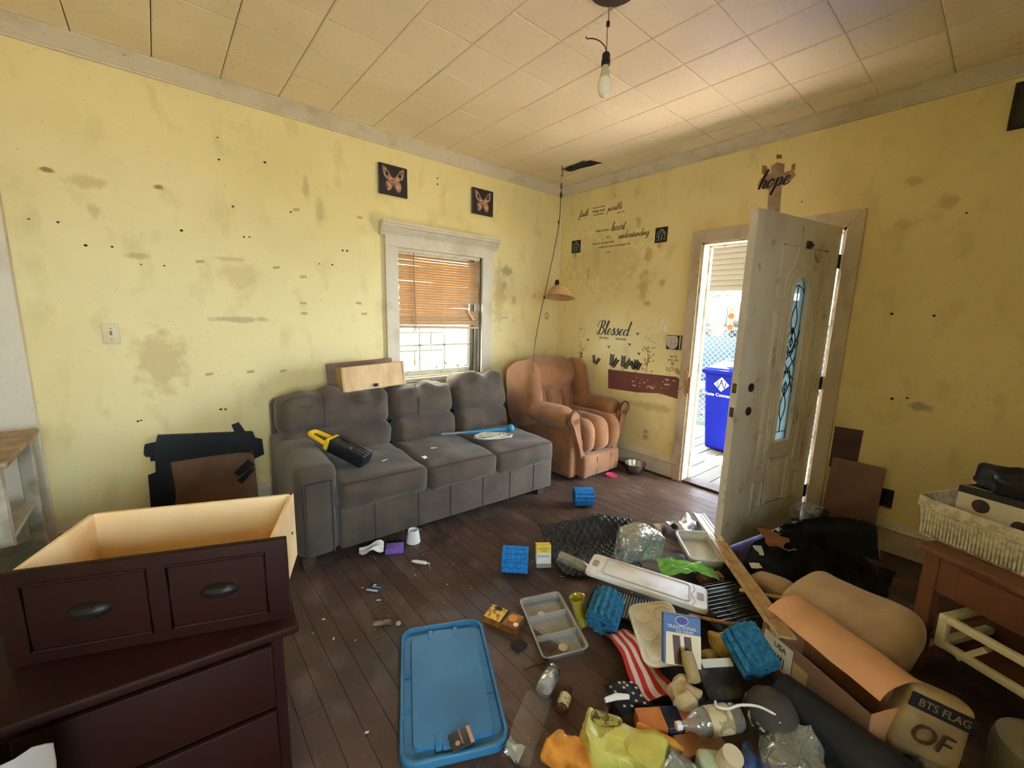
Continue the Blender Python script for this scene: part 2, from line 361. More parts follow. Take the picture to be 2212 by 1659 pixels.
# ------------------------------------------------------------------ walls
WA0, WA1, WZ0, WZ1 = -1.925, -1.07, .865, 1.955          # window opening
wb = MB(); t = .14
for (x0, x1, z0, z1) in ((XL-t, WA0, 0, H+.08), (WA1, .14, 0, H+.08), (WA0, WA1, 0, WZ0), (WA0, WA1, WZ1, H+.08)):
    wb.box(((x0+x1)/2, t/2, (z0+z1)/2), (x1-x0, t, z1-z0))
struct(wb.build('wall_back', M_wall_back, smooth=0), 'yellow smudged wall with the window')
DY0, DY1, DZ = -1.60, -2.545, 2.055                       # door opening
wr = MB()
SW0, SW1, SZ0, SZ1 = -4.60, -4.10, 1.1, 1.7                 # window added for fill daylight, out of view to the right
for (y0, y1, z0, z1) in ((DY0, 0, -.1, H+.08), (SW1, DY1, -.1, H+.08), (YR-t, SW0, -.1, H+.08), (SW0, SW1, -.1, SZ0), (SW0, SW1, SZ1, H+.08), (DY1, DY0, DZ, H+.08)):
    wr.box((t/2, (y0+y1)/2, (z0+z1)/2), (t, y1-y0, z1-z0))
struct(wr.build('wall_right', M_wall_right, smooth=0), 'yellow wall with the open front door')
struct(MB().box((XL-t/2, YR/2, H/2), (t, -YR+t, H)).build('wall_left', M_wall_plain, smooth=0), 'left yellow wall')
wq = MB(); RW0, RW1, RZ0, RZ1 = -4.30, -3.15, .9, 2.15                 # window added behind the camera for fill daylight
for (x0, x1, z0, z1) in ((XL, RW0, 0, H), (RW1, 0, 0, H), (RW0, RW1, 0, RZ0), (RW0, RW1, RZ1, H)): wq.box(((x0+x1)/2, YR-t/2, (z0+z1)/2), (x1-x0, t, z1-z0))
struct(wq.build('wall_rear', M_wall_plain, smooth=0), 'yellow wall behind the viewer')

struct(MB().box((-2.72, YR+.43, H/2), (.10, .86, H)).build('light_block_partition', M_wall_plain, smooth=0), 'short yellow partition added behind the viewer to block window light')  # unseen stub added to keep rear window light off the door wall
# crown moulding: stepped cove profile (out from wall, z below ceiling)
crown = [(0, 0), (.08, 0), (.08, -.012), (.072, -.016), (.068, -.022), (.052, -.034), (.036, -.050), (.022, -.060), (.020, -.064), (.012, -.068), (.012, -.078), (0, -.080)]
def run_profile(prof, p0, p1, out, z):
    p0, p1, out = Vector(p0), Vector(p1), Vector(out); n = len(prof); vs = []
    for p in (p0, p1): vs += [p+out*a+Vector((0, 0, z+b)) for a, b in prof]
    return MB().add(vs, [tuple(range(n)), tuple(range(2*n-1, n-1, -1))] + [(i, (i+1) % n, n+(i+1) % n, n+i) for i in range(n)])
struct(run_profile(crown, (XL, 0, 0), (0, 0, 0), (0, -1, 0), H-.001).build('trim_1', M_trim, smooth=30), 'cream crown moulding above the window wall')
struct(run_profile(crown, (0, 0, 0), (0, YR, 0), (-1, 0, 0), H-.001).build('trim_2', M_trim, smooth=30), 'cream crown moulding above the door wall')
base = [(0, 0), (.019, 0), (.019, .145), (.026, .150), (.026, .158), (.016, .166), (.012, .184), (.006, .194), (0, .196)]
struct(run_profile(base, (-4.0, 0, 0), (0, 0, 0), (0, -1, 0), 0).build('baseboard_back', M_trim, smooth=30))
struct(run_profile(base, (0, 0, 0), (0, -1.555, 0), (-1, 0, 0), 0).build('baseboard_right', M_trim, smooth=30))
struct(run_profile(base, (0, -2.64, 0), (0, YR, 0), (-1, 0, 0), 0).build('baseboard_right', M_trim, smooth=30), 'baseboard right of the front door')
# shoe of dark raw floor edge along the door wall
struct(MB().box((-.034, -.78, .008), (.016, 1.5, .016)).build('trim_3', M_darkwood, smooth=0), 'thin dark strip where floor meets baseboard')

# ------------------------------------------------------------------ window with painted casing
wn = bpy.data.objects.new('window_1', None); COL.objects.link(wn); struct(wn, 'white cased window with a crooked blind')
for x0, x1 in ((-2.03, WA0), (WA1, -.955)):
    MB().box(((x0+x1)/2, -.014, 1.42), (x1-x0, .028, 1.20)).build('casing', M_trim, wn, bev=.003)
MB().box((-1.492, -.016, 1.995), (1.08, .032, .085)).build('header_board', M_trim, wn, bev=.003)
cornice = [(0, 0), (.030, 0), (.030, .012), (.036, .02), (.050, .030), (.064, .052), (.070, .06), (.085, .066), (.085, .082), (.092, .086), (.092, .104), (0, .104)]
run_profile(cornice, (-2.07, 0, 0), (-.905, 0, 0), (0, -1, 0), 2.035).build('cornice', M_trim, wn, smooth=30)
MB().box((-1.492, -.022, .85), (1.10, .05, .035)).build('sill', M_trim, wn, bev=.004)
M_alu = mat('bronze_window_frame', S(92, 84, 70), .5, metal=.3)
M_cream = mat('cream_sash', S(214, 206, 184), .5, var=(12, 4, S(160, 148, 122), .5, .75))
for sx in (-1, 1): MB().box((-1.4975+sx*.4195, .07, 1.41), (.016, .14, 1.09)).build('jamb', M_alu if sx > 0 else M_trim, wn, smooth=0)
MB().box((-1.4975, .07, 1.947), (.855, .14, .016)).build('jamb', M_trim, wn, smooth=0)
sa = MB()
sa.box((-1.50, .085, .895), (.80, .035, .05)); sa.box((-1.50, .085, 1.93), (.80, .035, .04))
sa.box((-1.895, .085, 1.41), (.035, .035, 1.06)); sa.box((-1.505, .085, 1.41), (.76, .03, .035))
sa.build('sash_frame', M_cream, wn, bev=.002)
MB().box((-1.128, .085, 1.41), (.05, .05, 1.06)).build('sash_stile', M_alu, wn, bev=.003)
for mx_ in (-1.685, -1.43): MB().box((mx_, .085, 1.16), (.016, .016, .50)).build('muntin', M_cream, wn, smooth=0)
MB().box((-1.515, .085, 1.145), (.74, .016, .016)).build('muntin', M_cream, wn, smooth=0)
M_glass = clear_mat('window_glass', (.93, .96, .95, 1), .03, .06, .05, (.85, .85, .82, 1))
for x0, x1 in ((-1.877, -1.693), (-1.677, -1.438), (-1.422, -1.153)):
    for z0, z1 in ((.92, 1.137), (1.153, 1.392)): MB().box(((x0+x1)/2, .09, (z0+z1)/2), (x1-x0, .004, z1-z0)).build('pane', M_glass, wn, smooth=0)
MB().box((-1.515, .09, 1.665), (.72, .004, .51)).build('pane', M_glass, wn, smooth=0)

# dented venetian blind hanging inside the frame
bl = thing('venetian_blind', 'tan venetian blind with bent slats hanging in the window', 'blind', (-1.49, .018, 1.94))
M_slat = mat('tan_blind_slat', S(190, 152, 108), .45, var=(4, 3, S(166, 128, 86), .4, .7), sub=1)
_p = M_slat.node_tree.nodes['Principled BSDF']; _p.inputs['Transmission Weight'].default_value = .0
MB().rbox((0, .0, 0), (.835, .03, .028), .004, 2).build('headrail', M_cream, bl)
sm = MB().grid(lambda u, v: ((u-.5)*.815, (v-.5)*.0255, .0034*(1-(2*v-1)**2)), 1, 4, .0006)
slat_me = sm.mesh('slat', 60); slat_me.materials.append(M_slat)
rr = random.Random(11); ns = 27
for k in range(ns):
    o = bpy.data.objects.new('slat', slat_me); COL.objects.link(o); o.parent = bl
    zz = -.028-(k+.5)*.0215; droop = .0 if k < ns-6 else .004*(k-ns+6)
    o.location = (-.006+rr.uniform(-.003, .003), 0, zz); o.rotation_euler = (RAD(66)+rr.gauss(0, .05), rr.gauss(0, .003)-droop*.35, 0)
    if k in (18, 19, 20): o.scale = (.86, 1, 1); o.location.x -= .058
MB().rbox((0, 0, -.632), (.83, .026, .022), .004, 2).build('bottom_rail', mat('blind_rail', S(186, 164, 132), .5), bl, rot=(0, RAD(.9), 0))
for xx in (-.27, .02, .28): MB().tube([(xx, -.012, -.01), (xx+.002, -.013, -.3), (xx, -.012, -.63)], .0012, 5).build('ladder_cord', M_cream, bl)
MB().tube([(-.285, -.022, -.01), (-.272, -.024, -.66)], .0042, 6).build('tilt_wand', mat('wand_plastic', S(150, 124, 88), .3), bl)
MB().box((0, 0, 0), (.11, .003, .022)).build('slat', M_slat, bl, (.305, -.02, -.525), (0, RAD(48), 0), smooth=0)

# ------------------------------------------------------------------ front door frame
fr = bpy.data.objects.new('trim_4', None); COL.objects.link(fr); struct(fr, 'battered painted frame around the front door')
YZX = Matrix(((0, 0, -1, 0), (1, 0, 0, 0), (0, 1, 0, 0), (0, 0, 0, 1)))
for pts in ([(-1.513, 2.15), (-1.513, 0), (-1.60, 0), (-1.60, 2.055)], [(-2.63, 2.15), (-2.63, 0), (-2.545, 0), (-2.545, 2.055)]): MB().prism(pts, 0, .020, M=YZX).build('casing', M_jamb, fr, bev=.003)
MB().prism([(-1.513, 2.15), (-2.63, 2.15), (-2.545, 2.055), (-1.60, 2.055)], 0, .020, M=Matrix(((0, 0, -1, 0), (1, 0, 0, 0), (0, 1, 0, 0), (0, 0, 0, 1)))).build('casing', M_jamb, fr, bev=.003)
M_jin = mat('jamb_light_paint', S(226, 214, 186), .5, var=(14, 4, S(170, 150, 116), .5, .75))
for yy in (DY0-.009, DY1+.009): MB().box((.07, yy, 1.02), (.16, .018, 2.06)).build('jamb', M_jin, fr, smooth=0)
MB().box((.07, (DY0+DY1)/2, DZ-.009), (.16, .945, .018)).build('jamb', M_jin, fr, smooth=0)
for yy in (DY0-.024, DY1+.024): MB().box((.095, yy, 1.02), (.018, .014, 2.03)).build('door_stop', M_jin, fr, smooth=0)
MB().box((.095, (DY0+DY1)/2, DZ-.024), (.018, .9, .014)).build('door_stop', M_jin, fr, smooth=0)
MB().box((.07, (DY0+DY1)/2, .010), (.15, .93, .024)).build('threshold', M_darkwood, fr, bev=.004)
MB().box((.012, (DY0+DY1)/2, .012), (.022, .93, .014)).build('threshold_strip', M_rawwood, fr, bev=.003)
# splintered edge along the latch side
rr = random.Random(21); pts = []
for k in range(46):
    z = .02+k*.043; pts.append((z, rr.uniform(.003, .012)+(.022 if .70 < z < 1.02 else 0)+(.014 if z > 1.75 else 0)))
sp = MB()
for (z0, w0), (z1, w1) in zip(pts, pts[1:]):
    o0, o1 = -1.598+w0*.6, -1.598+w1*.6
    sp.add([(-.022, o0-w0*.5, z0), (-.022, o0+w0*.5, z0), (-.022, o1+w1*.5, z1), (-.022, o1-w1*.5, z1), (-.004, o0-w0*.5, z0), (-.004, o0+w0*.5, z0), (-.004, o1+w1*.5, z1), (-.004, o1-w1*.5, z1)],
           [(0, 1, 2, 3), (7, 6, 5, 4), (0, 4, 5, 1), (1, 5, 6, 2), (2, 6, 7, 3), (3, 7, 4, 0)])
sp.build('splintered_edge', mat('pale_splinter', S(222, 200, 170), .8, var=(40, 3, S(170, 130, 96), .4, .7)), fr, smooth=0)
sp = MB()
for k in range(14):
    z = rr.uniform(.78, 1.0); y = -1.59+rr.uniform(-.01, .02)
    sp.tube([(-.02, y, z), (-.035+rr.uniform(-.02, .01), y+rr.uniform(-.02, .05), z+rr.uniform(-.08, .08))], [.006, .001], 4)
sp.tube([(-.02, -1.575, .88), (-.04, -1.53, .83), (-.05, -1.50, .80)], [.008, .005, .001], 4)
sp.build('splinters', M_rawwood, fr, smooth=0)
MB().box((-.012, -1.605, .875), (.03, .03, .14)).build('strike_block', M_rawwood, fr, bev=.002)
MB().box((.02, -1.607, 1.0), (.05, .012, 1.95)).build('exposed_edge', M_darkwood, fr, smooth=0)

# ------------------------------------------------------------------ open front door
dr = bpy.data.objects.new('door_1', None); COL.objects.link(dr); struct(dr, 'white panelled front door with arched leaded glass, standing open')
dr.location = (-.012, -2.528, 0); dr.rotation_euler = (0, 0, RAD(90+78))
# local x runs from hinge to free edge, local y is the outdoor face (room face at y=0 faces +y here)
DM, *_ = world_mat('grubby_white_door', S(216, 206, 192), .45, [(4, 6, .45, .75, S(168, 150, 128), .6, (1, 1, .5)), (14, 5, .62, .76, S(84, 70, 56), .6, (1, 1, .6))], bump=(60, .08))
dw, dt = .915, .044; zb, zt = .022, 2.048
gu0, gu1, gz0, gz1 = .325, .485, .675, 1.63      # glass opening: straight part
gc = (gu0+gu1)/2; gr = (gu1-gu0)/2
arch = [(gc+gr*cos(a), gz1+gr*1.0*sin(a)) for a in [pi*k/16 for k in range(17)]]
hole = [(gu1, gz0)] + arch + [(gu0, gz0)]
# slab with the arched hole: bridge outline ring to hole ring by columns
def slab_with_hole():
    mb = MB(); outer = [(.012, zb), (dw, zb), (dw, zt), (.012, zt)]
    bm = bmesh.new()
    for y in (0., -dt):
        ov = [bm.verts.new((x, y, z)) for x, z in outer]; hv = [bm.verts.new((x, y, z)) for x, z in hole]
        es = [bm.edges.new((ov[i], ov[(i+1) % 4])) for i in range(4)] + [bm.edges.new((hv[i], hv[(i+1) % len(hv)])) for i in range(len(hv))]
        bmesh.ops.triangle_fill(bm, edges=es, use_beauty=True)
        if y == 0.: o0, h0 = ov, hv
        else: o1, h1 = ov, hv
    for A_, B_ in ((o0, o1), (h0, h1)):
        for i in range(len(A_)): bm.faces.new((A_[i], A_[(i+1) % len(A_)], B_[(i+1) % len(A_)], B_[i]))
    bm.verts.index_update()
    mb.v = [tuple(v.co) for v in bm.verts]; mb.f = [tuple(v.index for v in f.verts) for f in bm.faces]; bm.free(); return mb
slab_with_hole().build('leaf', DM, dr, smooth=0)
def frame_loop(path, r=.009, y=.001, closed=True, name='moulding'):
    return MB().tube([(x, y, z) for x, z in path], r, 6, closed=closed).build(name, DM, dr)
def rectp(x0, x1, z0, z1): return [(x0, z0), (x1, z0), (x1, z1), (x0, z1)]
archm = lambda ex: [(gu1+ex, gz0-ex)] + [(gc+(gr+ex)*cos(a), gz1+(gr+ex)*sin(a)) for a in [pi*k/16 for k in range(17)]] + [(gu0-ex, gz0-ex)]
frame_loop(archm(.006), .010, .004); frame_loop(archm(.055), .007)
# two upper corner panels following the arch, tall side panels, lower panels
for s_ in (1, -1):
    X = lambda u: gc+s_*u
    frame_loop([(X(.075), 1.885), (X(.245), 1.885), (X(.245), 1.575), (X(.17), 1.575)] + [(X((gr+.095)*cos(a)), gz1+(gr+.095)*sin(a)) for a in [RAD(-8), RAD(12), RAD(30), RAD(46), RAD(58)]], .007)
    frame_loop(rectp(min(X(.165), X(.245)), max(X(.165), X(.245)), .515, 1.50), .007)
    MB().rbox((X(.205), -.004, 1.0075), (.05, .018, .94), .006, 2).build('raised_panel', DM, dr)
    frame_loop(rectp(min(X(.15), X(.245)), max(X(.15), X(.245)), .24, .42), .007)
frame_loop(rectp(gc-.105, gc+.105, .25, .555), .008)
MB().rbox((gc, -.004, .4025), (.16, .018, .255), .006, 2).build('raised_panel', DM, dr)
M_dglass = clear_mat('textured_door_glass', (.80, .92, .93, 1), .25, .08, .72, (.16, .20, .20, 1), bump=(60, .4))
_nt = M_dglass.node_tree; _df = [n_ for n_ in _nt.nodes if n_.type == 'BSDF_DIFFUSE'][0]; _tl = _nt.nodes.new('ShaderNodeBsdfTranslucent'); _tl.inputs[0].default_value = (.22, .28, .28, 1)
_nt.links.new(_tl.outputs[0], _df.outputs[0].links[0].to_socket)
gm = MB().prism(hole, -.004, .0, M=T(0, -.020, 0) @ RX(90)); gm.build('glass', M_dglass, dr, smooth=0)
M_came = mat('lead_came', S(30, 30, 32), .5, metal=.5)
def came(pts, r=.0032): return MB().tube([(x, -.0145, z) for x, z in pts], r, 5).build('lead_came', M_came, dr)
def arc(p0, p1, bulge, n=10):
    (x0, z0), (x1, z1) = p0, p1; return [(x0+(x1-x0)*k/n + bulge*sin(pi*k/n), z0+(z1-z0)*k/n) for k in range(n+1)]
tp, bt = gz1+gr-.045, gz0+.05
came([(gu0, bt), (gu1, bt)]); iw = gr*.86
came(arc((gc-iw, gz1-.01), (gc, tp), -.018)); came(arc((gc+iw, gz1-.01), (gc, tp), .018)); came([(gc, tp), (gc, tp-.12)])
for z0 in (tp-.12, bt+.07):                      # almond shapes near both ends
    z1 = z0-.19 if z0 > 1 else z0+.19
    for s_ in (-1, 1): came(arc((gc, z0), (gc, z1), s_*.030))
came([(gc, bt), (gc, bt+.07)])
for zc in (tp-.355, bt+.30):                     # small diamonds with side wings
    came([(gc, zc+.035), (gc+.022, zc), (gc, zc-.035), (gc-.022, zc), (gc, zc+.035)])
    for s_ in (-1, 1): came([(gc+s_*.022, zc), (gc+s_*gr, zc+.006)])
zc = (tp+bt)/2-.01
came([(gc, tp-.39), (gc, zc+.22)]); came([(gc, bt+.335), (gc, zc-.22)])
for s_ in (-1, 1):
    came(arc((gc, zc+.22), (gc+s_*.01, zc+.03), s_*.040)); came(arc((gc, zc-.22), (gc+s_*.01, zc-.03), s_*.040))
    came([(gc+s_*gr, zc+.12), (gc, zc+.05), (gc-s_*gr*.9, zc-.03)]); came([(gc+s_*gr, zc-.12), (gc, zc-.05), (gc-s_*gr*.9, zc+.03)])
    came(arc((gc+s_*gr, zc+.20), (gc, zc+.06), s_*.01)); came(arc((gc+s_*gr, zc-.20), (gc, zc-.06), s_*.01))
M_hole = mat('bored_hole', S(62, 40, 30), .8)
for z_ in (1.045, .90):
    MB().lathe([(.027, 0), (.027, .003), (.021, .003), (.021, -.010), (0, -.010)], 20, M=T(.79, .0005, z_) @ RX(-90)).build('lock_bore', M_hole, dr)
    MB().lathe([(.013, 0), (.013, .002), (.008, .002), (.008, -.006), (0, -.006)], 14, M=T(dw+.0005, -dt/2, z_) @ RY(90)).build('latch_bore', mat('latch_brass', S(120, 100, 76), .4, metal=.6), dr)
    MB().box((dw, -dt/2, z_), (.003, .026, .058)).build('latch_plate', mat('latch_plate', S(96, 84, 72), .5, metal=.5), dr)
kn = MB().rbox((.385, .006, 1.902), (.05, .014, .045), .004, 2); kn.tube([(.365, .018, 1.905), (.38, .026, 1.895), (.40, .022, 1.888)], .005, 6)
kn.build('door_knocker', mat('knocker_metal', S(60, 56, 60), .4, metal=.6), dr)
MB().tube([(.30, .003, 1.845), (.305, .012, 1.835), (.30, .014, 1.82), (.29, .014, 1.808), (.283, .018, 1.806), (.278, .022, 1.815)], .0026, 6).build('coat_hook', mat('hook_brass', S(140, 118, 84), .4, metal=.7), dr)
M_hinge = mat('dark_hinge', S(40, 34, 30), .5, metal=.6)
for z_ in (1.835, 1.03, .25):
    hm = MB().box((-.002, .004, z_), (.05, .003, .09)); hm.lathe([(.006, -.048), (.006, .048)], 10, M=T(-.014, .008, z_)); hm.build('hinge', M_hinge, dr)

# ------------------------------------------------------------------ unseen windows added for fill daylight, right of and behind the view
w2 = bpy.data.objects.new('fill_window_side', None); COL.objects.link(w2); struct(w2, 'plain white window added out of view along the door wall for fill light')
for y_ in (SW0-.045, SW1+.045): MB().box((-.012, y_, (SZ0+SZ1)/2), (.024, .09, SZ1-SZ0+.18)).build('casing', M_trim, w2, bev=.003)
for z_ in (SZ0-.045, SZ1+.045): MB().box((-.013, (SW0+SW1)/2, z_), (.026, SW1-SW0, .09)).build('casing', M_trim, w2, bev=.003)
for y_ in (SW0+.02, SW1-.02): MB().box((.085, y_, (SZ0+SZ1)/2), (.035, .04, SZ1-SZ0)).build('sash_stile', M_cream, w2, smooth=0)
for z_ in (SZ0+.02, (SZ0+SZ1)/2, SZ1-.02): MB().box((.085, (SW0+SW1)/2, z_), (.033, SW1-SW0-.08, .04)).build('sash_rail', M_cream, w2, smooth=0)
for z_ in (SZ0+.15, SZ1-.15): MB().box((.09, (SW0+SW1)/2, z_), (.004, SW1-SW0-.08, .26)).build('pane', M_glass, w2, smooth=0)
w3 = bpy.data.objects.new('fill_window_rear', None); COL.objects.link(w3); struct(w3, 'small white window added behind the viewer for fill light')  # added out of view to lift the room's fill light
for x_ in (RW0-.045, RW1+.045): MB().box((x_, YR+.012, (RZ0+RZ1)/2), (.09, .024, RZ1-RZ0+.18)).build('casing', M_trim, w3, bev=.003)
for z_ in (RZ0-.045, RZ1+.045): MB().box(((RW0+RW1)/2, YR+.013, z_), (RW1-RW0, .026, .09)).build('casing', M_trim, w3, bev=.003)
MB().box(((RW0+RW1)/2, YR-.085, (RZ0+RZ1)/2), (RW1-RW0, .03, .035)).build('sash_rail', M_cream, w3, smooth=0)
for z0, z1 in ((RZ0, (RZ0+RZ1)/2-.018), ((RZ0+RZ1)/2+.018, RZ1)): MB().box(((RW0+RW1)/2, YR-.09, (z0+z1)/2), (RW1-RW0, .004, z1-z0)).build('pane', M_glass, w3, smooth=0)
# ------------------------------------------------------------------ outside the front door
M_grass, *_ = world_mat('lawn', S(40, 46, 20), .9, [(6, 5, .4, .7, S(26, 34, 13), .8, (1, 1, 1)), (40, 3, .5, .7, S(60, 58, 36), .6, (1, 1, 1))], bump=(60, .6))
struct(MB().box((15, 0, -.56), (29, 50, .2)).build('ground', M_grass, smooth=0), 'sunny lawn beyond the porch')
M_side, *_ = world_mat('pale_gravel', S(74, 70, 62), .95, [(5, 4, .4, .7, S(54, 50, 42), .7, (1, 1, 1))])
struct(MB().box((-4, 6.3, -.56), (11, 12, .2)).build('ground', M_side, smooth=0), 'pale side yard beyond the window')
struct(MB().box((-3, -10, -.56), (9, 9.6, .2)).build('ground', M_side, smooth=0), 'pale back yard')
M_deck, *_ = world_mat('weathered_deck_board', S(84, 80, 78), .75, [(4, 5, .4, .7, S(64, 56, 50), .7, (.2, 1.5, 1)), (30, 3, .55, .75, S(96, 92, 90), .5, (.1, 1, 1))], bump=(40, .3), rnd=.12)
M_dgap = mat('deck_underside', S(60, 54, 50), .9)
pd = struct(MB().box((1.28, -2.3, -.27), (2.2, 6, .30)).build('porch_deck', M_dgap, smooth=0), 'weathered grey plank porch deck outside the door')
bmesh_b = MB().rbox((0, 0, 0), (2.24, .146, .032), .004, 1).mesh('deck_board', 0); bmesh_b.materials.append(M_deck)
k = 0
yb = -5.2
while yb < .6:
    o = bpy.data.objects.new('deck_board', bmesh_b); COL.objects.link(o); o.parent = pd; o.location = (1.28, yb, -.096+(k % 3)*.001); yb += .156; k += 1
M_white = mat('white_vinyl', S(236, 232, 226), .5)
struct(MB().box((1.0, -3.6, 2.66), (1.72, 9.0, .06)).build('porch_roof', M_white, smooth=0), 'white porch roof, lengthened out of view to block sun')  # extra length added to keep sun out of the side window
struct(MB().box((-3.17, -2.35, 3.0), (10.06, 8.5, .2)).build('house_roof', mat('roof_grey', S(90, 88, 86), .9), smooth=0), 'flat grey roof above the room, eaves stretched to block sun')  # eaves stretched to keep sun off the windows and neighbour wall
# roll down vinyl blind with ribs, hung at the porch edge
pb = thing('porch_shade', 'white ribbed roll-down shade hanging at the porch edge', 'shade', (1.62, -1.15, 2.62))
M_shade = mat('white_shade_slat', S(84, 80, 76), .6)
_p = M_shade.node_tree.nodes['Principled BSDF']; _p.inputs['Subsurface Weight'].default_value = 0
rb = MB().rbox((0, 0, 0), (.012, 1.5, .066), .003, 1).mesh('shade_slat', 30); rb.materials.append(M_shade)
for k in range(14):
    o = bpy.data.objects.new('shade_slat', rb); COL.objects.link(o); o.parent = pb; o.location = (0, 0, -.03-k*.0605); o.rotation_euler = (0, RAD(9), 0)
MB().rbox((0, 0, -.873), (.03, 1.5, .045), .006, 2).build('bottom_bar', M_white, pb)
MB().tube([(-.02, -.075, -.895), (-.02, -.075, -.915), (-.012, -.068, -.93), (-.02, -.06, -.92)], .0025, 5).build('hook', mat('grey_hook', S(110, 106, 104), .4, metal=.7), pb)
# paper sun garland hanging from the shade hook
sg = thing('sun_mobile', 'string of orange and yellow paper suns hanging from the porch shade', 'decoration', (1.60, -1.225, 1.69))
M_or = mat('orange_paper', S(150, 60, 22), .7); M_ye = mat('yellow_paper', S(150, 120, 50), .7)
MB().tube([(0, 0, 0), (0, 0, -.36)], .0012, 5).build('string', M_white, sg)
def sunburst(r, n=14):
    pts = []
    for q in range(2*n): rr_ = r if q % 2 == 0 else r*.74; pts.append((rr_*cos(pi*q/n), rr_*sin(pi*q/n)))
    return pts
for z_, r_, m_ in ((-.135, .026, M_ye), (-.205, .043, M_or), (-.272, .024, M_ye), (-.333, .042, M_or)):
    MB().prism(sunburst(r_), -.002, .002, M=T(0, 0, z_) @ RY(90)).build('paper_sun', m_, sg, smooth=0)

# blue wheeled bin
bn = thing('wheeled_bin', 'blue wheeled rubbish bin with white diamond emblem on the porch', 'bin', (1.60, -1.40, -.08))
M_bin = mat('blue_bin_plastic', S(8, 20, 120), .8, spec=.1, var=(3, 3, S(10, 26, 134), .45, .7))
def taper(s0, s1, z0, z1):
    return [(-s0[0], -s0[1], z0), (s0[0], -s0[1], z0), (s0[0], s0[1], z0), (-s0[0], s0[1], z0), (-s1[0], -s1[1], z1), (s1[0], -s1[1], z1), (s1[0], s1[1], z1), (-s1[0], s1[1], z1)]
BF = [(3, 2, 1, 0), (4, 5, 6, 7), (0, 1, 5, 4), (1, 2, 6, 5), (2, 3, 7, 6), (3, 0, 4, 7)]
MB().add(taper((.22, .235), (.29, .29), .02, .93), BF).build('body', M_bin, bn, bev=.03)
MB().rbox((0, 0, .935), (.62, .62, .05), .015, 2).build('rim', M_bin, bn)
MB().rbox((.0, .0, 0), (.62, .60, .05), .02, 2).build('lid', M_bin, bn, (.05, 0, .985), (0, RAD(-7), 0))
for sy in (-1, 1): MB().lathe([(.0, -.02), (.06, -.025), (.115, -.022), (.125, 0), (.115, .022), (.06, .025), (0, .02)], 20, M=T(.02, sy*.265, .125) @ RX(90)).build('wheel', mat('bin_wheel', S(60, 58, 56), .7), bn)
MB().tube([(.02, -.27, .125), (.02, .27, .125)], .01, 8).build('axle', M_black, bn)
M_print = mat('white_print', S(240, 240, 245), .6)
# face looking at the door: x = -.27 at mid height, local right is -y
lm = Matrix.Translation((-.279, .085, .80)) @ Euler((0, RAD(-4.4), 0)).to_matrix().to_4x4() @ Euler(ON_RIGHT).to_matrix().to_4x4()
em = MB()
em.prism([(0, .082), (.085, 0), (0, -.082), (-.085, 0)], 0, .001, M=lm)
em.build('emblem', M_print, bn, smooth=0)
em = MB()
for pts in ([(-.05, .03), (-.034, -.045)], [(-.034, -.045), (-.012, .0)], [(-.018, -.01), (0, .055)], [(0, .055), (.018, -.01)], [(.012, 0), (.034, -.045)], [(.034, -.045), (.05, .03)], [(-.012, .012), (.012, .012)]):
    em.tube([(x, y, .0015) for x, y in pts], .0055, 5, M=lm)
em.build('emblem_mark', M_bin, bn, smooth=0)
text_mb('Waste Connections', .052, .001).build('lettering', M_print, bn, (0, 0, 0)).matrix_basis = lm @ T(0, -.125, .001)
rr = random.Random(4)
pg = MB().grid(lambda u, v: ((u-.5)*.24, (v-.5)*.20, .05*nz((u*3, v*3, 1.2))+.03), 8, 8, .002)
pp = tag(pg.build('paper_scrap', mat('white_paper', S(150, 150, 146), .8), None, (1.46, -1.50, .97), (RAD(10), RAD(-20), .4), smooth=0), 'crumpled white paper on top of the blue bin', 'paper')
pc = tag(MB().lathe([(0, 0), (.03, .005), (.042, .03), (.03, .055), (0, .06)], 14).build('bottle_cap', mat('green_cap', S(50, 80, 22), .5), None, (1.50, -1.60, 1.06)), 'round green cap lying on the bin lid', 'cap')

# chain link fence
fc = thing('chain_link_fence', 'silver chain link fence across the front yard', 'fence', (4.0, 0, -.46))
M_wire = mat('galvanised_wire', S(128, 128, 126), .6, metal=.0)
MB().tube([(0, -5.5, 1.75), (0, 4.5, 1.75)], .021, 8).build('top_rail', M_wire, fc)
MB().tube([(0, -5.5, 1.02), (0, 4.5, 1.02)], .006, 6).build('tension_wire', M_wire, fc)
for y_ in (-5.0, -2.6, 1.6, 4.0): MB().lathe([(.03, 0), (.03, 1.8), (.022, 1.83), (0, 1.84)], 10, M=T(0, y_, 0)).build('fence_post', M_wire, fc)
wm = MB(); hz = 1.72
y_ = -5.5-hz
while y_ < 4.5:
    for dr_ in (1, -1):
        a0, a1 = (y_, y_+hz) if dr_ > 0 else (y_+hz, y_)
        pts = []
        for q in range(2):
            yy = a0 if q == 0 else a1; pts.append((.003*dr_, yy, 0.03+hz*q))
        wm.tube(pts, .0042, 4)
    y_ += .095
wm.build('chain_link', M_wire, fc, smooth=0)['kind'] = 'stuff'

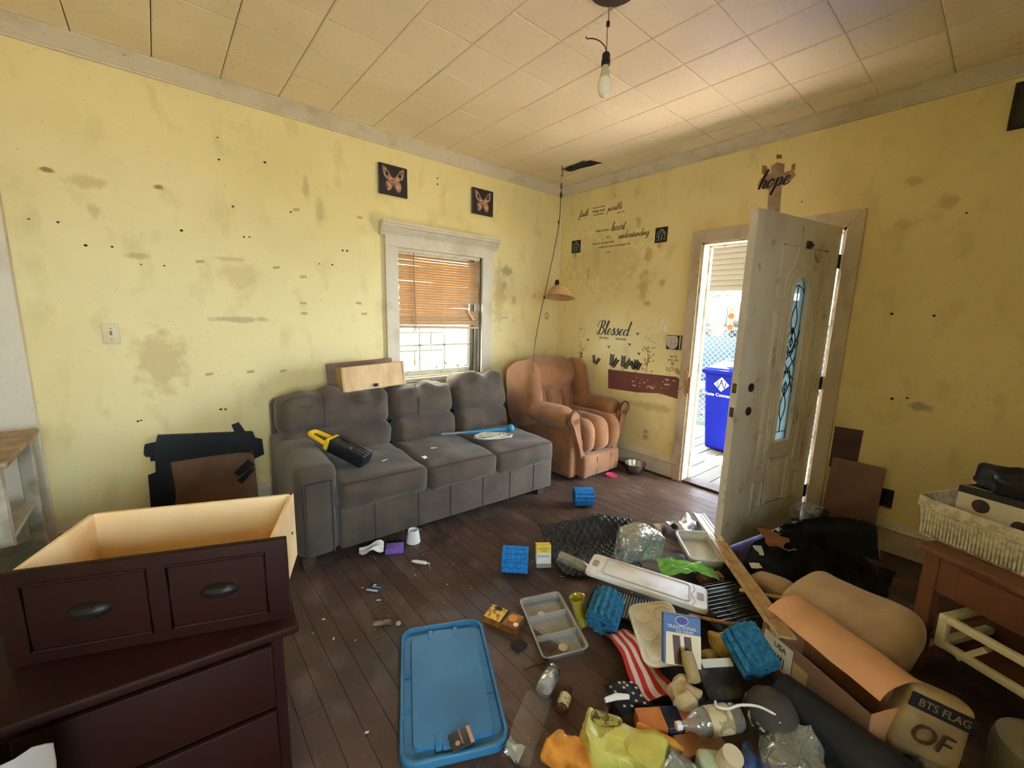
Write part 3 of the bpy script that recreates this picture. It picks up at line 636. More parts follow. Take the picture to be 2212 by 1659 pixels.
# parked car
cr = thing('parked_car', 'teal parked car behind the chain link fence', 'car', (7.2, .9, -.46))
M_car = mat('teal_car_paint', S(30, 56, 64), .3, metal=.2); M_cg = mat('car_window_tint', S(10, 22, 30), .12)
side = [(-2.3, .35), (2.3, .35), (2.35, .8), (2.2, 1.05), (1.25, 1.15), (.55, 1.75), (-1.35, 1.78), (-2.1, 1.2), (-2.35, 1.05)]
MB().prism(side, -.85, .85, M=Matrix(((0, 0, 1, 0), (1, 0, 0, 0), (0, 1, 0, 0), (0, 0, 0, 1)))).build('body', M_car, cr, bev=.06)
for poly in ([(1.05, 1.17), (.48, 1.66), (-.1, 1.68), (-.1, 1.17)], [(-.18, 1.17), (-.18, 1.68), (-.85, 1.69), (-.85, 1.17)], [(-.93, 1.17), (-.93, 1.69), (-1.3, 1.68), (-1.85, 1.2)]):
    MB().prism(poly, -.862, -.84, M=Matrix(((0, 0, 1, 0), (1, 0, 0, 0), (0, 1, 0, 0), (0, 0, 0, 1)))).build('side_window', M_cg, cr, smooth=0)
for y_ in (-1.4, 1.45):
    wh = MB().lathe([(0, -.1), (.2, -.11), (.32, -.1), (.34, 0), (.32, .1), (.2, .11), (0, .1)], 20, M=T(-.8, y_, .34) @ RY(90)).build('wheel', M_black, cr)
struct(MB().box((7.4, .5, -.455), (5.4, 11, .03)).build('dark_ground_slab', mat('dark_slab', S(34, 34, 36), .95), smooth=0), 'dark slab added beyond the chain link fence to darken the ground')  # slab added so the ground behind the fence comes out dark
cr.scale = (1.1, 1.1, 1.30)
# foliage: leafy shrubs from many small leaf quads
def foliage(n, rx, ry, rz, size, seed, mat_, parent, name='foliage'):
    r_ = random.Random(seed); mb = MB()
    for _ in range(n):
        while True:
            p = Vector((r_.uniform(-1, 1), r_.uniform(-1, 1), r_.uniform(-1, 1)))
            if .35 < p.length < 1: break
        c = Vector((p.x*rx, p.y*ry, rz+p.z*rz)); e = Euler((r_.uniform(0, 6), r_.uniform(0, 6), r_.uniform(0, 6))).to_matrix(); s_ = size*r_.uniform(.6, 1.3)
        mb.add([c+e @ Vector(q)*s_ for q in ((0, -1, 0), (.5, 0, .12), (0, 1, 0), (-.5, 0, .12))], [(0, 1, 2, 3)])
    o = mb.build(name, mat_, parent, smooth=0); o['kind'] = 'stuff'; return o
M_leaf = mat('leaf_green', S(52, 72, 26), .6, var=(2, 3, S(28, 46, 16), .4, .7))
M_bark = mat('bark', S(92, 74, 58), .9)
for k, (x_, y_, h_, lab) in enumerate(((13.5, -8.5, 2.2, 'round green tree at the right edge of the front yard'), (11.5, 5.0, 2.6, 'tall green tree behind the parked car'), (12.5, -1.5, 2.4, 'green tree in the distance straight out from the door'))):
    tr = thing('yard_tree', lab, 'tree', (x_, y_, -.46), group='trees across the yard')
    MB().lathe([(.16, 0), (.11, 1.0), (.08, h_)], 10).build('trunk', M_bark, tr)
    f_ = foliage(1500, 1.7, 1.9, h_*.72, .13, 30+k, M_leaf, tr); f_.location = (0, 0, .7)
tr = thing('added_shade_tree', 'tall unseen tree added to shade the parked car and fence', 'tree', (7.2, -3.4, -.46))  # added out of view; its crown keeps sun off car and fence
MB().lathe([(.3, 0), (.22, 2.0), (.14, 5.0)], 12).build('trunk', M_bark, tr); f_ = foliage(7500, 4.4, 4.4, 1.9, .30, 55, M_leaf, tr); f_.location = (0, .8, 3.9)
rc = tag(MB().add(taper((.10, .16), (.13, .2), 0, .42), BF).build('storage_bucket', mat('red_plastic', S(120, 14, 12), .5), None, (3.1, -3.38, -.46), bev=.02), 'red plastic tub standing on the lawn', 'tub')
rc.scale = (1.4, 1.2, 2.2)

# ------------------------------------------------------------------ outside the window: neighbour's pale block wall, posts and a shrub
M_blk, *_ = world_mat('pale_stone_block', S(150, 144, 128), .9, [(6, 6, .4, .7, S(118, 112, 98), .8, (1, 1, 1))], bump=(14, 1.0), rnd=.1)
nb = struct(MB().box((-1.0, 3.06, 1.2), (7.6, .2, 3.3)).build('neighbour_wall', mat('block_mortar', S(112, 106, 94), .95), smooth=0), 'pale stone block wall of the house next door')
bk = MB().rbox((0, 0, 0), (.595, .05, .29), .015, 1).mesh('stone_block', 0); bk.materials.append(M_blk)
for r_ in range(9):
    for c_i in range(10):
        o = bpy.data.objects.new('stone_block', bk); COL.objects.link(o); o.parent = nb; o.location = (-3.9+c_i*.605+(r_ % 2)*.3, 2.955, -.25+r_*.30)
vn = tag(MB().box((0, 0, 0), (2.6, .02, .09)).build('yard_rail', M_white, None, (-1.1, 2.2, .62), smooth=0), 'pale horizontal rail outside the window', 'rail')
MB().box((-.9, 0, -.53), (.08, .06, 1.1)).build('post', M_white, vn, smooth=0); MB().box((.9, 0, -.53), (.08, .06, 1.1)).build('post', M_white, vn, smooth=0); MB().box((0, 0, -.25), (2.6, .02, .09)).build('lower_rail', M_white, vn, smooth=0)
sh = thing('side_shrub', 'small pale green shrub outside the window', 'shrub', (-.35, 1.75, -.46)); foliage(500, .5, .35, .62, .05, 77, M_leaf, sh); MB().tube([(0, 0, 0), (.02, .02, .8)], .02, 6).build('stem', M_bark, sh)
# ------------------------------------------------------------------ sofa: three seats, one arm on the left
M_sofa = mat('charcoal_microfibre', S(92, 77, 65), .9, var=(5, 5, S(68, 57, 48), .35, .7), bump=(10, .55, 6), sheen=.2)
M_sofa_seam = mat('sofa_seam', S(62, 57, 54), .95)
so = thing('sofa', 'charcoal three seat sofa with a single arm under the window', 'sofa', (-2.985, -1.0, 0), (0, 0, RAD(-3)))
LEN = 1.86
MB().rbox((LEN/2+.1, .49, .20), (LEN-.2, .90, .25), .02, 2).build('base', M_sofa, so)
rb = MB().rbox((1.035, .028, .20), (1.63, .05, .25), .012, 2); rb.build('front_rail', M_sofa, so)
for k, xx in enumerate((.42, .70, .93, 1.19, 1.43, 1.66)): MB().box((xx, .002, .20), (.0035, .004, .24)).build('rail_seam', M_sofa_seam, so, smooth=0)
def lumpy(seed, amp, bulge=(0, 0, 0), fr=6):
    def fn(p, q):
        n = Vector((nz(p+Vector((seed, 0, 0)), fr), nz(p+Vector((0, seed, 7)), fr), nz(p+Vector((3, 0, seed)), fr)))*amp
        f = Vector((bulge[0]*(1-q.y**2)*(1-q.z**2)*(1 if q.x > 0 else -1)*abs(q.x), bulge[1]*(1-q.x**2)*(1-q.z**2)*(1 if q.y > 0 else -1)*abs(q.y), bulge[2]*(1-q.x**2)*(1-q.y**2)*(1 if q.z > 0 else -1)*abs(q.z)))
        return p+n+f
    return fn
# arm with a boxy wrapped front panel
am = MB().rbox((.105, .45, .335), (.225, .90, .53), .055, 5, lumpy(2, .004, (.006, .006, .004)))
arm = am.build('arm', M_sofa, so)
MB().rbox((.105, .0, .30), (.13, .03, .42), .012, 3).build('arm_front_panel', M_sofa, so)
pp_ = [(.032, -.012, .09), (.032, -.012, .515), (.178, -.012, .515), (.178, -.012, .09)]
MB().tube(pp_, .005, 6).build('arm_piping', M_sofa_seam, so)
cw = [(.215, .765), (.765, 1.305), (1.305, LEN)]
for k, (x0, x1) in enumerate(cw):
    w_ = x1-x0; dz = (.475, .46, .455)[k]
    cu = MB().rbox(((x0+x1)/2, .335-.0, dz-.085), (w_-.004, .70, .17), .045, 4, lumpy(10+k, .011, (0, .02, .02), 6), dens=24); c = cu.build('seat_cushion', M_sofa, so)
    MB().tube([(x0+.02, .0, dz-.01), ((x0+x1)/2, -.014, dz-.002), (x1-.02, .0, dz-.01)], .0035, 5).build('cushion_seam', M_sofa_seam, c)
    MB().tube([(x0+w_*.30, -.014, dz-.008), (x0+w_*.31, .2, dz+.012), (x0+w_*.32, .5, dz+.004)], .0025, 5).build('cushion_seam', M_sofa_seam, c)
MB().rbox((LEN/2, .885, .50), (LEN-.02, .13, .66), .05, 4, lumpy(31, .005)).build('back_frame', M_sofa, so)
tops = (.885, .875, .93)
for k, (x0, x1) in enumerate(((.02, .775), (.78, 1.315), (1.32, 1.855))):
    w_ = x1-x0; cx = (x0+x1)/2; zt = tops[k]
    def fold(p, q, s=k): # gathered crumpled top edge
        r_ = lumpy(40+s, .016, (0, .035, .0), 5)(p, q)
        if q.z > .2: r_ = r_+Vector((0, .045*nz((p.x*8+s*5, p.z*8, .3)), .055*nz((p.x*7+s*3, p.y*9, 2))*max(0, q.z)))
        return r_
    up_ = MB().rbox((0, 0, 0), (w_, .21, zt-.60), .085, 5, fold, dens=30).build('back_cushion', M_sofa, so, (cx, .735, (zt+.60)/2), (RAD(-14), 0, 0))
    MB().tube([(-w_*.14, -.118, -.115), (-w_*.135, -.139, -.05), (-w_*.13, -.146, 0), (-w_*.13, -.139, .05), (-w_*.13, -.10, .12)], .0025, 5).build('cushion_seam', M_sofa_seam, up_)
    MB().rbox((0, 0, 0), (w_-.01, .20, .235), .08, 5, lumpy(50+k, .014, (0, .03, 0), 8), dens=26).build('lumbar_cushion', M_sofa, so, (cx, .675, .525), (RAD(-10), 0, 0))
for (x_, y_) in ((.05, .05), (1.79, .09), (.05, .85), (1.79, .85)):
    MB().add(taper((.028, .028), (.038, .038), 0, .085), BF, M=T(x_, y_, 0)).build('foot', M_darkwood, so, smooth=0)

# ------------------------------------------------------------------ recliner in the corner
M_rec = mat('brown_suede', S(158, 107, 66), .85, var=(4, 5, S(126, 82, 50), .35, .7), bump=(12, .4, 5), sheen=.25)
M_rec_dk = mat('brown_piping', S(70, 44, 32), .85)
rc_ = thing('recliner', 'brown suede recliner armchair in the room corner', 'armchair', (-.93, -1.045, 0), (0, 0, RAD(-1)))
RW = .88
MB().rbox((RW/2, .46, .235), (RW-.28, .78, .40), .03, 3).build('base', M_rec, rc_)
for s_, xo in ((1, 0.), (-1, RW)):
    X = lambda u: xo+s_*u
    # side panel and scrolled arm roll
    MB().rbox((X(.155), .44, .28), (.11, .82, .52), .04, 4, lumpy(60+s_, .004)).build('side_panel', M_rec, rc_)
    prof = [(.0+.105*cos(a), .0+.095*sin(a)) for a in [2*pi*k/20 for k in range(20)]]
    rollm = MB().rbox((0, 0, 0), (.21, .74, .20), .095, 6, lumpy(64+s_, .006)).build('arm_roll', M_rec, rc_, (X(.105), .43, .555), (RAD(-2), 0, 0))
    # S shaped front facing
    cen = smooth_path([(X(.095), 0, .575), (X(.12), 0, .50), (X(.155), 0, .40), (X(.205), 0, .27), (X(.232), 0, .16), (X(.225), 0, .05)], 5)
    wd = [.062, .066, .060, .055, .05, .046, .044, .042, .040, .038, .036, .035, .034, .033, .033, .034, .036, .038, .040, .041, .042, .042, .042, .04, .038, .036]
    fm = MB()
    for i in range(len(cen)-1):
        a_, b_ = cen[i], cen[i+1]; w0, w1 = wd[min(i, 25)], wd[min(i+1, 25)]
        fm.add([(a_.x-w0, .03, a_.z), (a_.x+w0, .03, a_.z), (b_.x+w1, .03, b_.z), (b_.x-w1, .03, b_.z), (a_.x-w0*.8, -.012, a_.z), (a_.x+w0*.8, -.012, a_.z), (b_.x+w1*.8, -.012, b_.z), (b_.x-w1*.8, -.012, b_.z)],
               [(0, 3, 2, 1), (4, 5, 6, 7), (0, 4, 7, 3), (1, 2, 6, 5)])
    fm.lathe([(.056, 0), (.064, .012), (.056, .042), (0, .042)], 18, M=T(X(.095), .03, .58) @ RX(90))
    fm.build('arm_facing', M_rec, rc_, smooth=60)
    MB().tube([(X(.095)+.068*cos(a), -.002, .585+.068*sin(a)) for a in [RAD(-20+q*15) for q in range(15)]], .007, 6).build('arm_piping', M_rec_dk, rc_)
    MB().tube([(c.x+s_*.046, -.006, c.z) for c in cen], .006, 6).build('arm_piping', M_rec_dk, rc_)
# seat: three puffs rolling over the front
for k, (x0, x1) in enumerate(((.185, .36), (.35, .55), (.54, .70))):
    MB().rbox(((x0+x1)/2, .27, .385), (x1-x0, .62, .30), .085, 6, lumpy(70+k, .010, (0, .03, .016), 6), dens=20).build('seat_puff', M_rec, rc_)
MB().rbox((.445, -.0, .13), (.50, .10, .21), .035, 3, lumpy(75, .004, (0, .012, 0))).build('footrest_panel', M_rec, rc_)
for xx in (.36, .55): MB().tube([(xx, -.056, .05), (xx, -.060, .21)], .003, 5).build('panel_seam', M_rec_dk, rc_)
# back: channels, headrest and wings
for k, (x0, x1) in enumerate(((.17, .345), (.335, .555), (.545, .72))):
    MB().rbox((0, 0, 0), (x1-x0, .17, .42), .06, 5, lumpy(80+k, .005, (0, .012, 0))).build('back_channel', M_rec, rc_, ((x0+x1)/2, .66, .62), (RAD(-16), 0, 0))
MB().rbox((0, 0, 0), (.64, .28, .31), .135, 7, lumpy(85, .010, (0, .02, .03), 5), dens=22).build('headrest', M_rec, rc_, (.435, .70, .855), (RAD(-14), 0, 0))
MB().tube([(.33, .58, .74), (.335, .575, .86), (.34, .62, .99)], .003, 5).build('headrest_seam', M_rec_dk, rc_)
for s_, xc in ((-1, .075), (1, .800)):
    MB().rbox((0, 0, 0), (.17, .34, .52), .083, 7, lumpy(90+s_, .008, (.01, .03, .05)), dens=20).build('wing', M_rec, rc_, (xc, .64, .70), (RAD(-10), RAD(-6*s_), RAD(-10*s_)))
MB().rbox((0, 0, 0), (.74, .10, .72), .05, 5, lumpy(93, .004)).build('back_shell', M_rec, rc_, (.44, .84, .58), (RAD(-12), 0, 0))
for (x_, y_) in ((.30, .03), (.60, .03), (.30, .8), (.60, .8)): MB().lathe([(.022, 0), (.026, .01), (.02, .05)], 12, M=T(x_, y_, 0)).build('foot', mat('grey_foot', S(140, 132, 124), .5), rc_)

# ------------------------------------------------------------------ small drawer tipped on the sofa back
M_birch = mat('birch_panel', S(226, 190, 142), .55, var=(14, 4, S(206, 166, 116), .4, .7), bump=(40, .1), scale3=(1, 1, .3))
M_birch_dk = mat('birch_side', S(196, 160, 104), .55, var=(14, 4, S(172, 136, 84), .4, .7))
M_brownwood = mat('brown_drawer_front', S(120, 84, 54), .5, var=(16, 4, S(92, 62, 40), .4, .7), scale3=(.3, 1, 1))
sd = thing('drawer', 'small birch drawer tipped over on the sofa back', 'drawer', (-2.265, -.335, .872), (RAD(-6), RAD(-2.5), RAD(1)))
MB().box((0, 0, .09), (.45, .008, .172)).build('bottom_panel', M_birch, sd, bev=.001)
MB().box((-.232, .055, .09), (.014, .125, .18)).build('side', M_birch_dk, sd, bev=.001); MB().box((.232, .055, .09), (.014, .125, .18)).build('side', M_birch, sd, bev=.001)
MB().box((0, .055, .172), (.45, .11, .012)).build('back', M_birch_dk, sd, bev=.001); MB().box((0, .055, .006), (.45, .11, .012)).build('back', M_birch, sd, bev=.001)
MB().rbox((-.045, .125, .10), (.50, .018, .22), .004, 2).build('front', M_brownwood, sd)
MB().rbox((.0, -.012, .026), (.036, .026, .024), .009, 3).build('knob', mat('dark_knob', S(44, 32, 28), .35), sd)

# ------------------------------------------------------------------ big drawer standing on a low dresser, near left
M_cherry = mat('cherry_veneer', S(48, 17, 8), .6, var=(5, 4, S(34, 11, 5), .35, .7), bump=(30, .06), scale3=(1, 1, .25), spec=.2)
M_maple = mat('maple_ply', S(250, 216, 166), .5, var=(9, 4, S(238, 196, 140), .4, .7), scale3=(.3, 1, 1))
bd = thing('drawer', 'large cherry fronted drawer with maple sides on the low dresser', 'drawer', (-3.268, -2.05, .5535), (0, 0, RAD(-22)))
W_, D_, H_ = .56, .31, .245      # local origin at front right corner, x to the left negative, y to the back
MB().rbox((-W_/2+.005, -.010, .125), (W_+.06, .022, .25), .004, 2).build('front', M_cherry, bd)
for x0, x1 in ((-.245, -.02), (-.535, -.29)):
    q = [(x0, -.021, .035), (x1, -.021, .035), (x1, -.021, .215), (x0, -.021, .215)]; MB().tube(q, .006, 6, closed=True).build('moulding', M_cherry, bd)
    pl = MB().lathe([(.0, .016), (.022, .014), (.034, .004), (.036, 0)], 18, M=T((x0+x1)/2, -.022, .125) @ RX(90) @ Matrix.Diagonal((1.25, .62, 1, 1))); pl.build('cup_pull', mat('dark_bronze_pull', S(34, 24, 20), .5, metal=.3), bd)
for xx in (-.004, -W_+.004): MB().box((xx, D_/2, .128), (.012, D_, .235)).build('side', M_maple, bd, bev=.001)
MB().box((-W_/2, D_-.006, .128), (W_, .012, .235)).build('back', M_maple, bd, bev=.001)
MB().box((-W_/2, D_/2, .018), (W_-.01, D_-.01, .006)).build('bottom', M_maple, bd, smooth=0)
MB().lathe([(.005, 0), (.005, .002), (0, .002)], 10, M=T(.0025, D_*.78, .13) @ RY(90)).build('screw', mat('screw_steel', S(70, 60, 50), .4, metal=.7), bd)
ds = thing('dresser', 'low cherry dresser in the near left corner', 'dresser', (-3.235, -2.075, 0), (0, 0, RAD(-6.5)))
MB().rbox((-.33, .19, .535), (.68, .46, .028), .008, 2).build('top', M_cherry, ds)
MB().box((-.335, .20, .27), (.60, .40, .50)).build('carcass', M_cherry, ds, bev=.003)
MB().rbox((-.31, -.012, .40), (.50, .018, .19), .004, 2).build('drawer_front', M_cherry, ds); MB().rbox((-.31, -.012, .17), (.50, .018, .22), .004, 2).build('drawer_front', M_cherry, ds)
MB().box((-.045, .0, .27), (.028, .02, .50)).build('stile', M_cherry, ds, bev=.002); MB().box((-.62, .0, .27), (.028, .02, .50)).build('stile', M_cherry, ds, bev=.002)
for (x_, y_) in ((-.06, .02), (-.61, .02), (-.06, .38), (-.61, .38)): MB().box((x_, y_, .01), (.05, .05, .02)).build('foot', M_cherry, ds, smooth=0)

# ------------------------------------------------------------------ left edge: white pilaster, shelf cabinet and a bag
pi_ = struct(MB().box((-4.08, -.028, 1.37), (.16, .056, 2.74)).build('trim_5', M_trim, bev=.004), 'white flat board casing at the left end of the window wall')
MB().box((-4.20, -.018, 1.37), (.09, .036, 2.74)).build('inner_board', M_trim, pi_, bev=.004)
MB().box((-4.08, -.062, .12), (.18, .012, .24)).build('plinth_block', M_trim, pi_, bev=.004)
M_greywhite = mat('chipped_white_cabinet', S(186, 176, 158), .6, var=(9, 5, S(140, 126, 104), .45, .7))
M_top = mat('worn_wood_top', S(166, 134, 96), .5, var=(10, 5, S(116, 88, 60), .4, .7))
cb = thing('shelf_cabinet', 'chipped white cabinet with a worn wooden top at the far left', 'cabinet', (-4.19, -.52, 0))
MB().rbox((0, 0, .80), (.44, .62, .025), .006, 2).build('top', M_top, cb)
for (x_, y_) in ((.17, .26), (.17, -.26), (-.17, .26), (-.17, -.26)): MB().box((x_, y_, .40), (.05, .05, .775)).build('post', M_greywhite, cb, bev=.003)
MB().box((-.17, 0, .40), (.012, .5, .74)).build('back_panel', M_greywhite, cb, smooth=0); MB().box((0, 0, .12), (.36, .54, .02)).build('shelf', M_greywhite, cb, smooth=0); MB().box((0, 0, .45), (.36, .54, .02)).build('shelf', M_greywhite, cb, smooth=0)
M_khaki = mat('dark_green_cloth', S(62, 60, 46), .9, var=(8, 4, S(40, 38, 30), .4, .7))
tag(MB().rbox((0, 0, 0), (.28, .28, .22), .09, 5, lumpy(120, .03, fr=7)).build('duffel_bag', M_khaki, None, (-3.98, -1.02, .40), (0, 0, .3)), 'dark green crumpled bag by the cabinet at the left edge', 'bag')
st_ = tag(MB().rbox((0, 0, 0), (.34, .32, .28), .02, 2).build('storage_crate', mat('dark_crate', S(50, 44, 40), .7), None, (-3.98, -1.02, .141)), 'dark crate under the green bag at the left edge', 'crate')
M_greybag = mat('grey_plastic_bag', S(150, 138, 132), .45, var=(8, 4, S(112, 100, 94), .4, .7))
tag(MB().grid(lambda u, v: (-.13+.26*u+.02*nz((u*4, v*4, 3)), -.03-.05*sin(3*v)-.03*nz((u*5, v*3, 9)), .55*(1-v)+.03*nz((u*5, v*5, 1))), 14, 14, .003).build('garment_bag', M_greybag, None, (-3.83, -2.12, .0), (0, 0, RAD(-6)), smooth=60), 'grey plastic sheet draped over the front of the dresser', 'sheet')
tag(MB().rbox((0, 0, 0), (.26, .30, .50), .04, 4, lumpy(125, .02, fr=6)).build('laundry_bag', mat('navy_bag', S(36, 38, 46), .8), None, (-4.06, -1.78, .255)), 'dark soft bag standing left of the dresser', 'bag')
tag(MB().grid(lambda u, v: (.2*u, .14*v, .02*nz((u*3, v*3, 5))), 6, 6, .002).build('paper_sheet', mat('blue_white_paper', S(206, 212, 224), .7), None, (-4.02, -1.86, .60), (.5, .35, .5), smooth=60), 'pale blue paper lying on the dark bag at the left edge', 'paper')
# ------------------------------------------------------------------ brush script lettering from strokes
GL = {
 'a': ([[(.75,.85),(.45,1.0),(.12,.7),(.1,.25),(.35,0),(.65,.3),(.8,.95),(.72,.3),(.85,.02),(1.05,.2)]], 1.0),
 'b': ([[(0,.3),(.3,1.2),(.45,2.0),(.28,2.2),(.15,1.6),(.12,.3),(.35,0),(.65,.3),(.6,.85),(.35,.9),(.5,.85),(.95,.9)]], .95),
 'd': ([[(.75,.85),(.45,1.0),(.12,.7),(.1,.25),(.35,0),(.65,.3),(.95,2.3),(.75,.4),(.9,.02),(1.1,.2)]], 1.05),
 'e': ([[(0,.35),(.4,.5),(.62,.8),(.4,1.02),(.15,.7),(.15,.2),(.42,0),(.85,.3)]], .8),
 'f': ([[(0,.2),(.35,.9),(.55,1.9),(.4,2.2),(.25,1.7),(.2,0),(.1,-.9),(-.05,-.6),(.2,0),(.7,.4)]], .65),
 'g': ([[(.75,.85),(.45,1.0),(.12,.7),(.1,.25),(.35,0),(.65,.3),(.8,.95),(.65,-.5),(.35,-.95),(.15,-.6),(.6,-.1),(1.05,.3)]], 1.0),
 'h': ([[(0,.3),(.35,1.3),(.5,2.05),(.35,2.2),(.2,1.6),(.12,0),(.2,.6),(.45,1.0),(.65,.8),(.62,.2),(.75,0),(1.0,.25)]], .95),
 'i': ([[(0,.25),(.25,.95),(.2,.2),(.35,0),(.6,.25)], [(.3,1.4),(.34,1.52)]], .55),
 'l': ([[(0,.25),(.35,1.3),(.45,2.1),(.3,2.2),(.2,1.6),(.18,.25),(.35,0),(.6,.25)]], .55),
 'n': ([[(0,.6),(.15,1.0),(.15,0),(.22,.6),(.5,1.0),(.68,.8),(.65,.2),(.8,0),(1.02,.25)]], .97),
 'o': ([[(.45,1.0),(.12,.7),(.12,.25),(.4,0),(.68,.3),(.65,.8),(.42,1.0),(.6,.8),(1.0,.85)]], .9),
 'p': ([[(0,.4),(.25,1.0),(.05,-.95),(.2,.6),(.48,1.0),(.7,.65),(.55,.08),(.2,.15),(.6,.05),(.95,.25)]], .92),
 'r': ([[(0,.3),(.25,1.1),(.3,.9),(.55,.95),(.48,.3),(.6,0),(.8,.2)]], .75),
 's': ([[(0,.2),(.4,1.1),(.42,.8),(.6,.35),(.35,0),(.1,.12),(.45,.05),(.8,.3)]], .75),
 't': ([[(0,.3),(.3,1.0),(.38,1.7),(.25,.2),(.42,0),(.65,.25)], [(.05,1.2),(.6,1.25)]], .6),
 'u': ([[(0,.5),(.12,1.0),(.1,.25),(.35,0),(.62,.35),(.72,1.0),(.68,.2),(.85,0),(1.05,.25)]], 1.0),
 'B': ([[(.35,2.2),(.3,1.0),(.15,.1),(-.1,-.05),(-.35,.3),(-.25,.6)], [(-.3,1.2),(-.4,1.8),(.1,2.25),(.7,2.25),(.95,1.8),(.6,1.2),(.35,1.15),(.8,1.1),(1.1,.6),(.7,0),(.3,.05)]], 1.25),
}
def script_mb(word, width, thick=.16, thin=.06, slant=.25, thk=.0012):
    strokes = []; x = 0
    for ch in word:
        st, adv = GL[ch]; strokes += [[(px+x, py) for px, py in s] for s in st]; x += adv
    k = width/x; mb = MB()
    for s in strokes:
        P = [Vector((q.x+q.y*slant, q.y, 0)) for q in smooth_path([(a, b, 0) for a, b in s], 5)]
        L, Rr = [], []
        for i, p in enumerate(P):
            t = (P[min(i+1, len(P)-1)]-P[max(i-1, 0)]); t = t.normalized() if t.length > 1e-9 else Vector((1, 0, 0))
            w_ = thin+(thick-thin)*max(0, -t.y)**1.3; w_ *= .5
            nn = Vector((-t.y, t.x, 0)); c = Vector((p.x-x/2, p.y-.5, 0)); L.append((c+nn*w_)*k); Rr.append((c-nn*w_)*k)
        for i in range(len(P)-1):
            a, b, c, d = L[i], L[i+1], Rr[i+1], Rr[i]; up = Vector((0, 0, thk))
            mb.add([a, b, c, d, a+up, b+up, c+up, d+up], [(3, 2, 1, 0), (4, 5, 6, 7), (0, 1, 5, 4), (2, 3, 7, 6)])
    return mb
M_ink = mat('black_vinyl', S(34, 28, 24), .6); M_ink2 = mat('brown_black_vinyl', S(62, 50, 34), .7); M_cream2 = mat('cream_vinyl', S(252, 244, 226), .7)
def on_right(o, y, z, out=.001): o.location = (-out, y, z); o.rotation_euler = ON_RIGHT; return o
def on_back(o, x, z, out=.001): o.location = (x, -out, z); o.rotation_euler = ON_BACK; return o
tag(on_right(script_mb('Blessed', .37, .24, .07).build('word_decal', M_ink, smooth=0), -.765, 1.292), 'large black script decal reading Blessed above the recliner', 'decal')
for t_, y_ in (('BEYOND', -.662), ('MEASURE', -.868)): tag(on_right(text_mb(t_, .030).build('word_decal', M_ink2, smooth=0), y_, 1.225), 'tiny decal reading %s under the word Blessed' % t_, 'decal')
tag(on_right(script_mb('faith', .115, .18, .07, .35).build('word_decal', M_ink2, smooth=0), -.308, 2.47), 'script decal reading faith at the upper left of the door wall', 'decal')
for i, (t_, z_, sz) in enumerate((('it does not make', 2.515, .022), ('things easy', 2.482, .036), ('it makes them', 2.447, .022))):
    tag(on_right(text_mb(t_, sz, shear=.2).build('word_decal', M_ink2, smooth=0), -.50, z_), 'small decal line reading %s between faith and possible' % t_, 'decal')
tag(on_right(script_mb('possible', .17, .18, .07, .3).build('word_decal', M_ink2, smooth=0), -.695, 2.47), 'script decal reading possible near the ceiling of the door wall', 'decal')
tag(on_right(text_mb('luke 1:37', .022).build('word_decal', M_ink2, smooth=0), -.77, 2.425), 'tiny decal reference under the word possible', 'decal')
tag(on_right(text_mb('with all your', .032, shear=.25).build('word_decal', M_ink2, smooth=0), -.56, 2.285), 'small decal reading with all your beside the word heart', 'decal')
tag(on_right(script_mb('heart', .155, .2, .07, .3).build('word_decal', M_ink2, smooth=0), -.745, 2.283), 'script decal reading heart between the two black lattice tiles', 'decal')
tag(on_right(text_mb('and', .03).build('word_decal', M_ink2, smooth=0), -.638, 2.215), 'small decal reading and below the words with all your', 'decal')
tag(on_right(script_mb('understanding', .33, .2, .08, .25).build('word_decal', M_ink2, smooth=0), -.925, 2.197), 'long script decal reading understanding beside the right lattice tile', 'decal')
tag(on_right(text_mb('lean not on your own', .030).build('word_decal', M_ink2, smooth=0), -.58, 2.165), 'small decal line reading lean not on your own', 'decal')
tag(on_right(text_mb('in all your ways acknowledge him', .027).build('word_decal', M_ink2, smooth=0), -.715, 2.125), 'small decal line reading in all your ways acknowledge him', 'decal')
tag(on_right(text_mb('and', .027).build('word_decal', M_ink2, smooth=0), -.65, 2.070), 'lowest small decal reading and on the door wall', 'decal')
tag(on_right(script_mb('be', .085, .26, .14, .3).build('word_decal', M_cream2, smooth=0), -1.305, 1.35), 'cream script decal reading be near the door frame', 'decal')
lv = tag(on_right(text_mb('LOVE', .050, bold=-.0005).build('word_decal', M_ink2, smooth=0), -1.43, .99), 'small stacked decal ending in LOVE beside the door frame', 'decal')
for t_, dz, sz in (('let all', .118, .03), ('you do', .088, .036), ('BE', .055, .034), ('in', .03, .02)): text_mb(t_, sz).build('line', M_ink2, lv, (0, dz, 0), smooth=0)
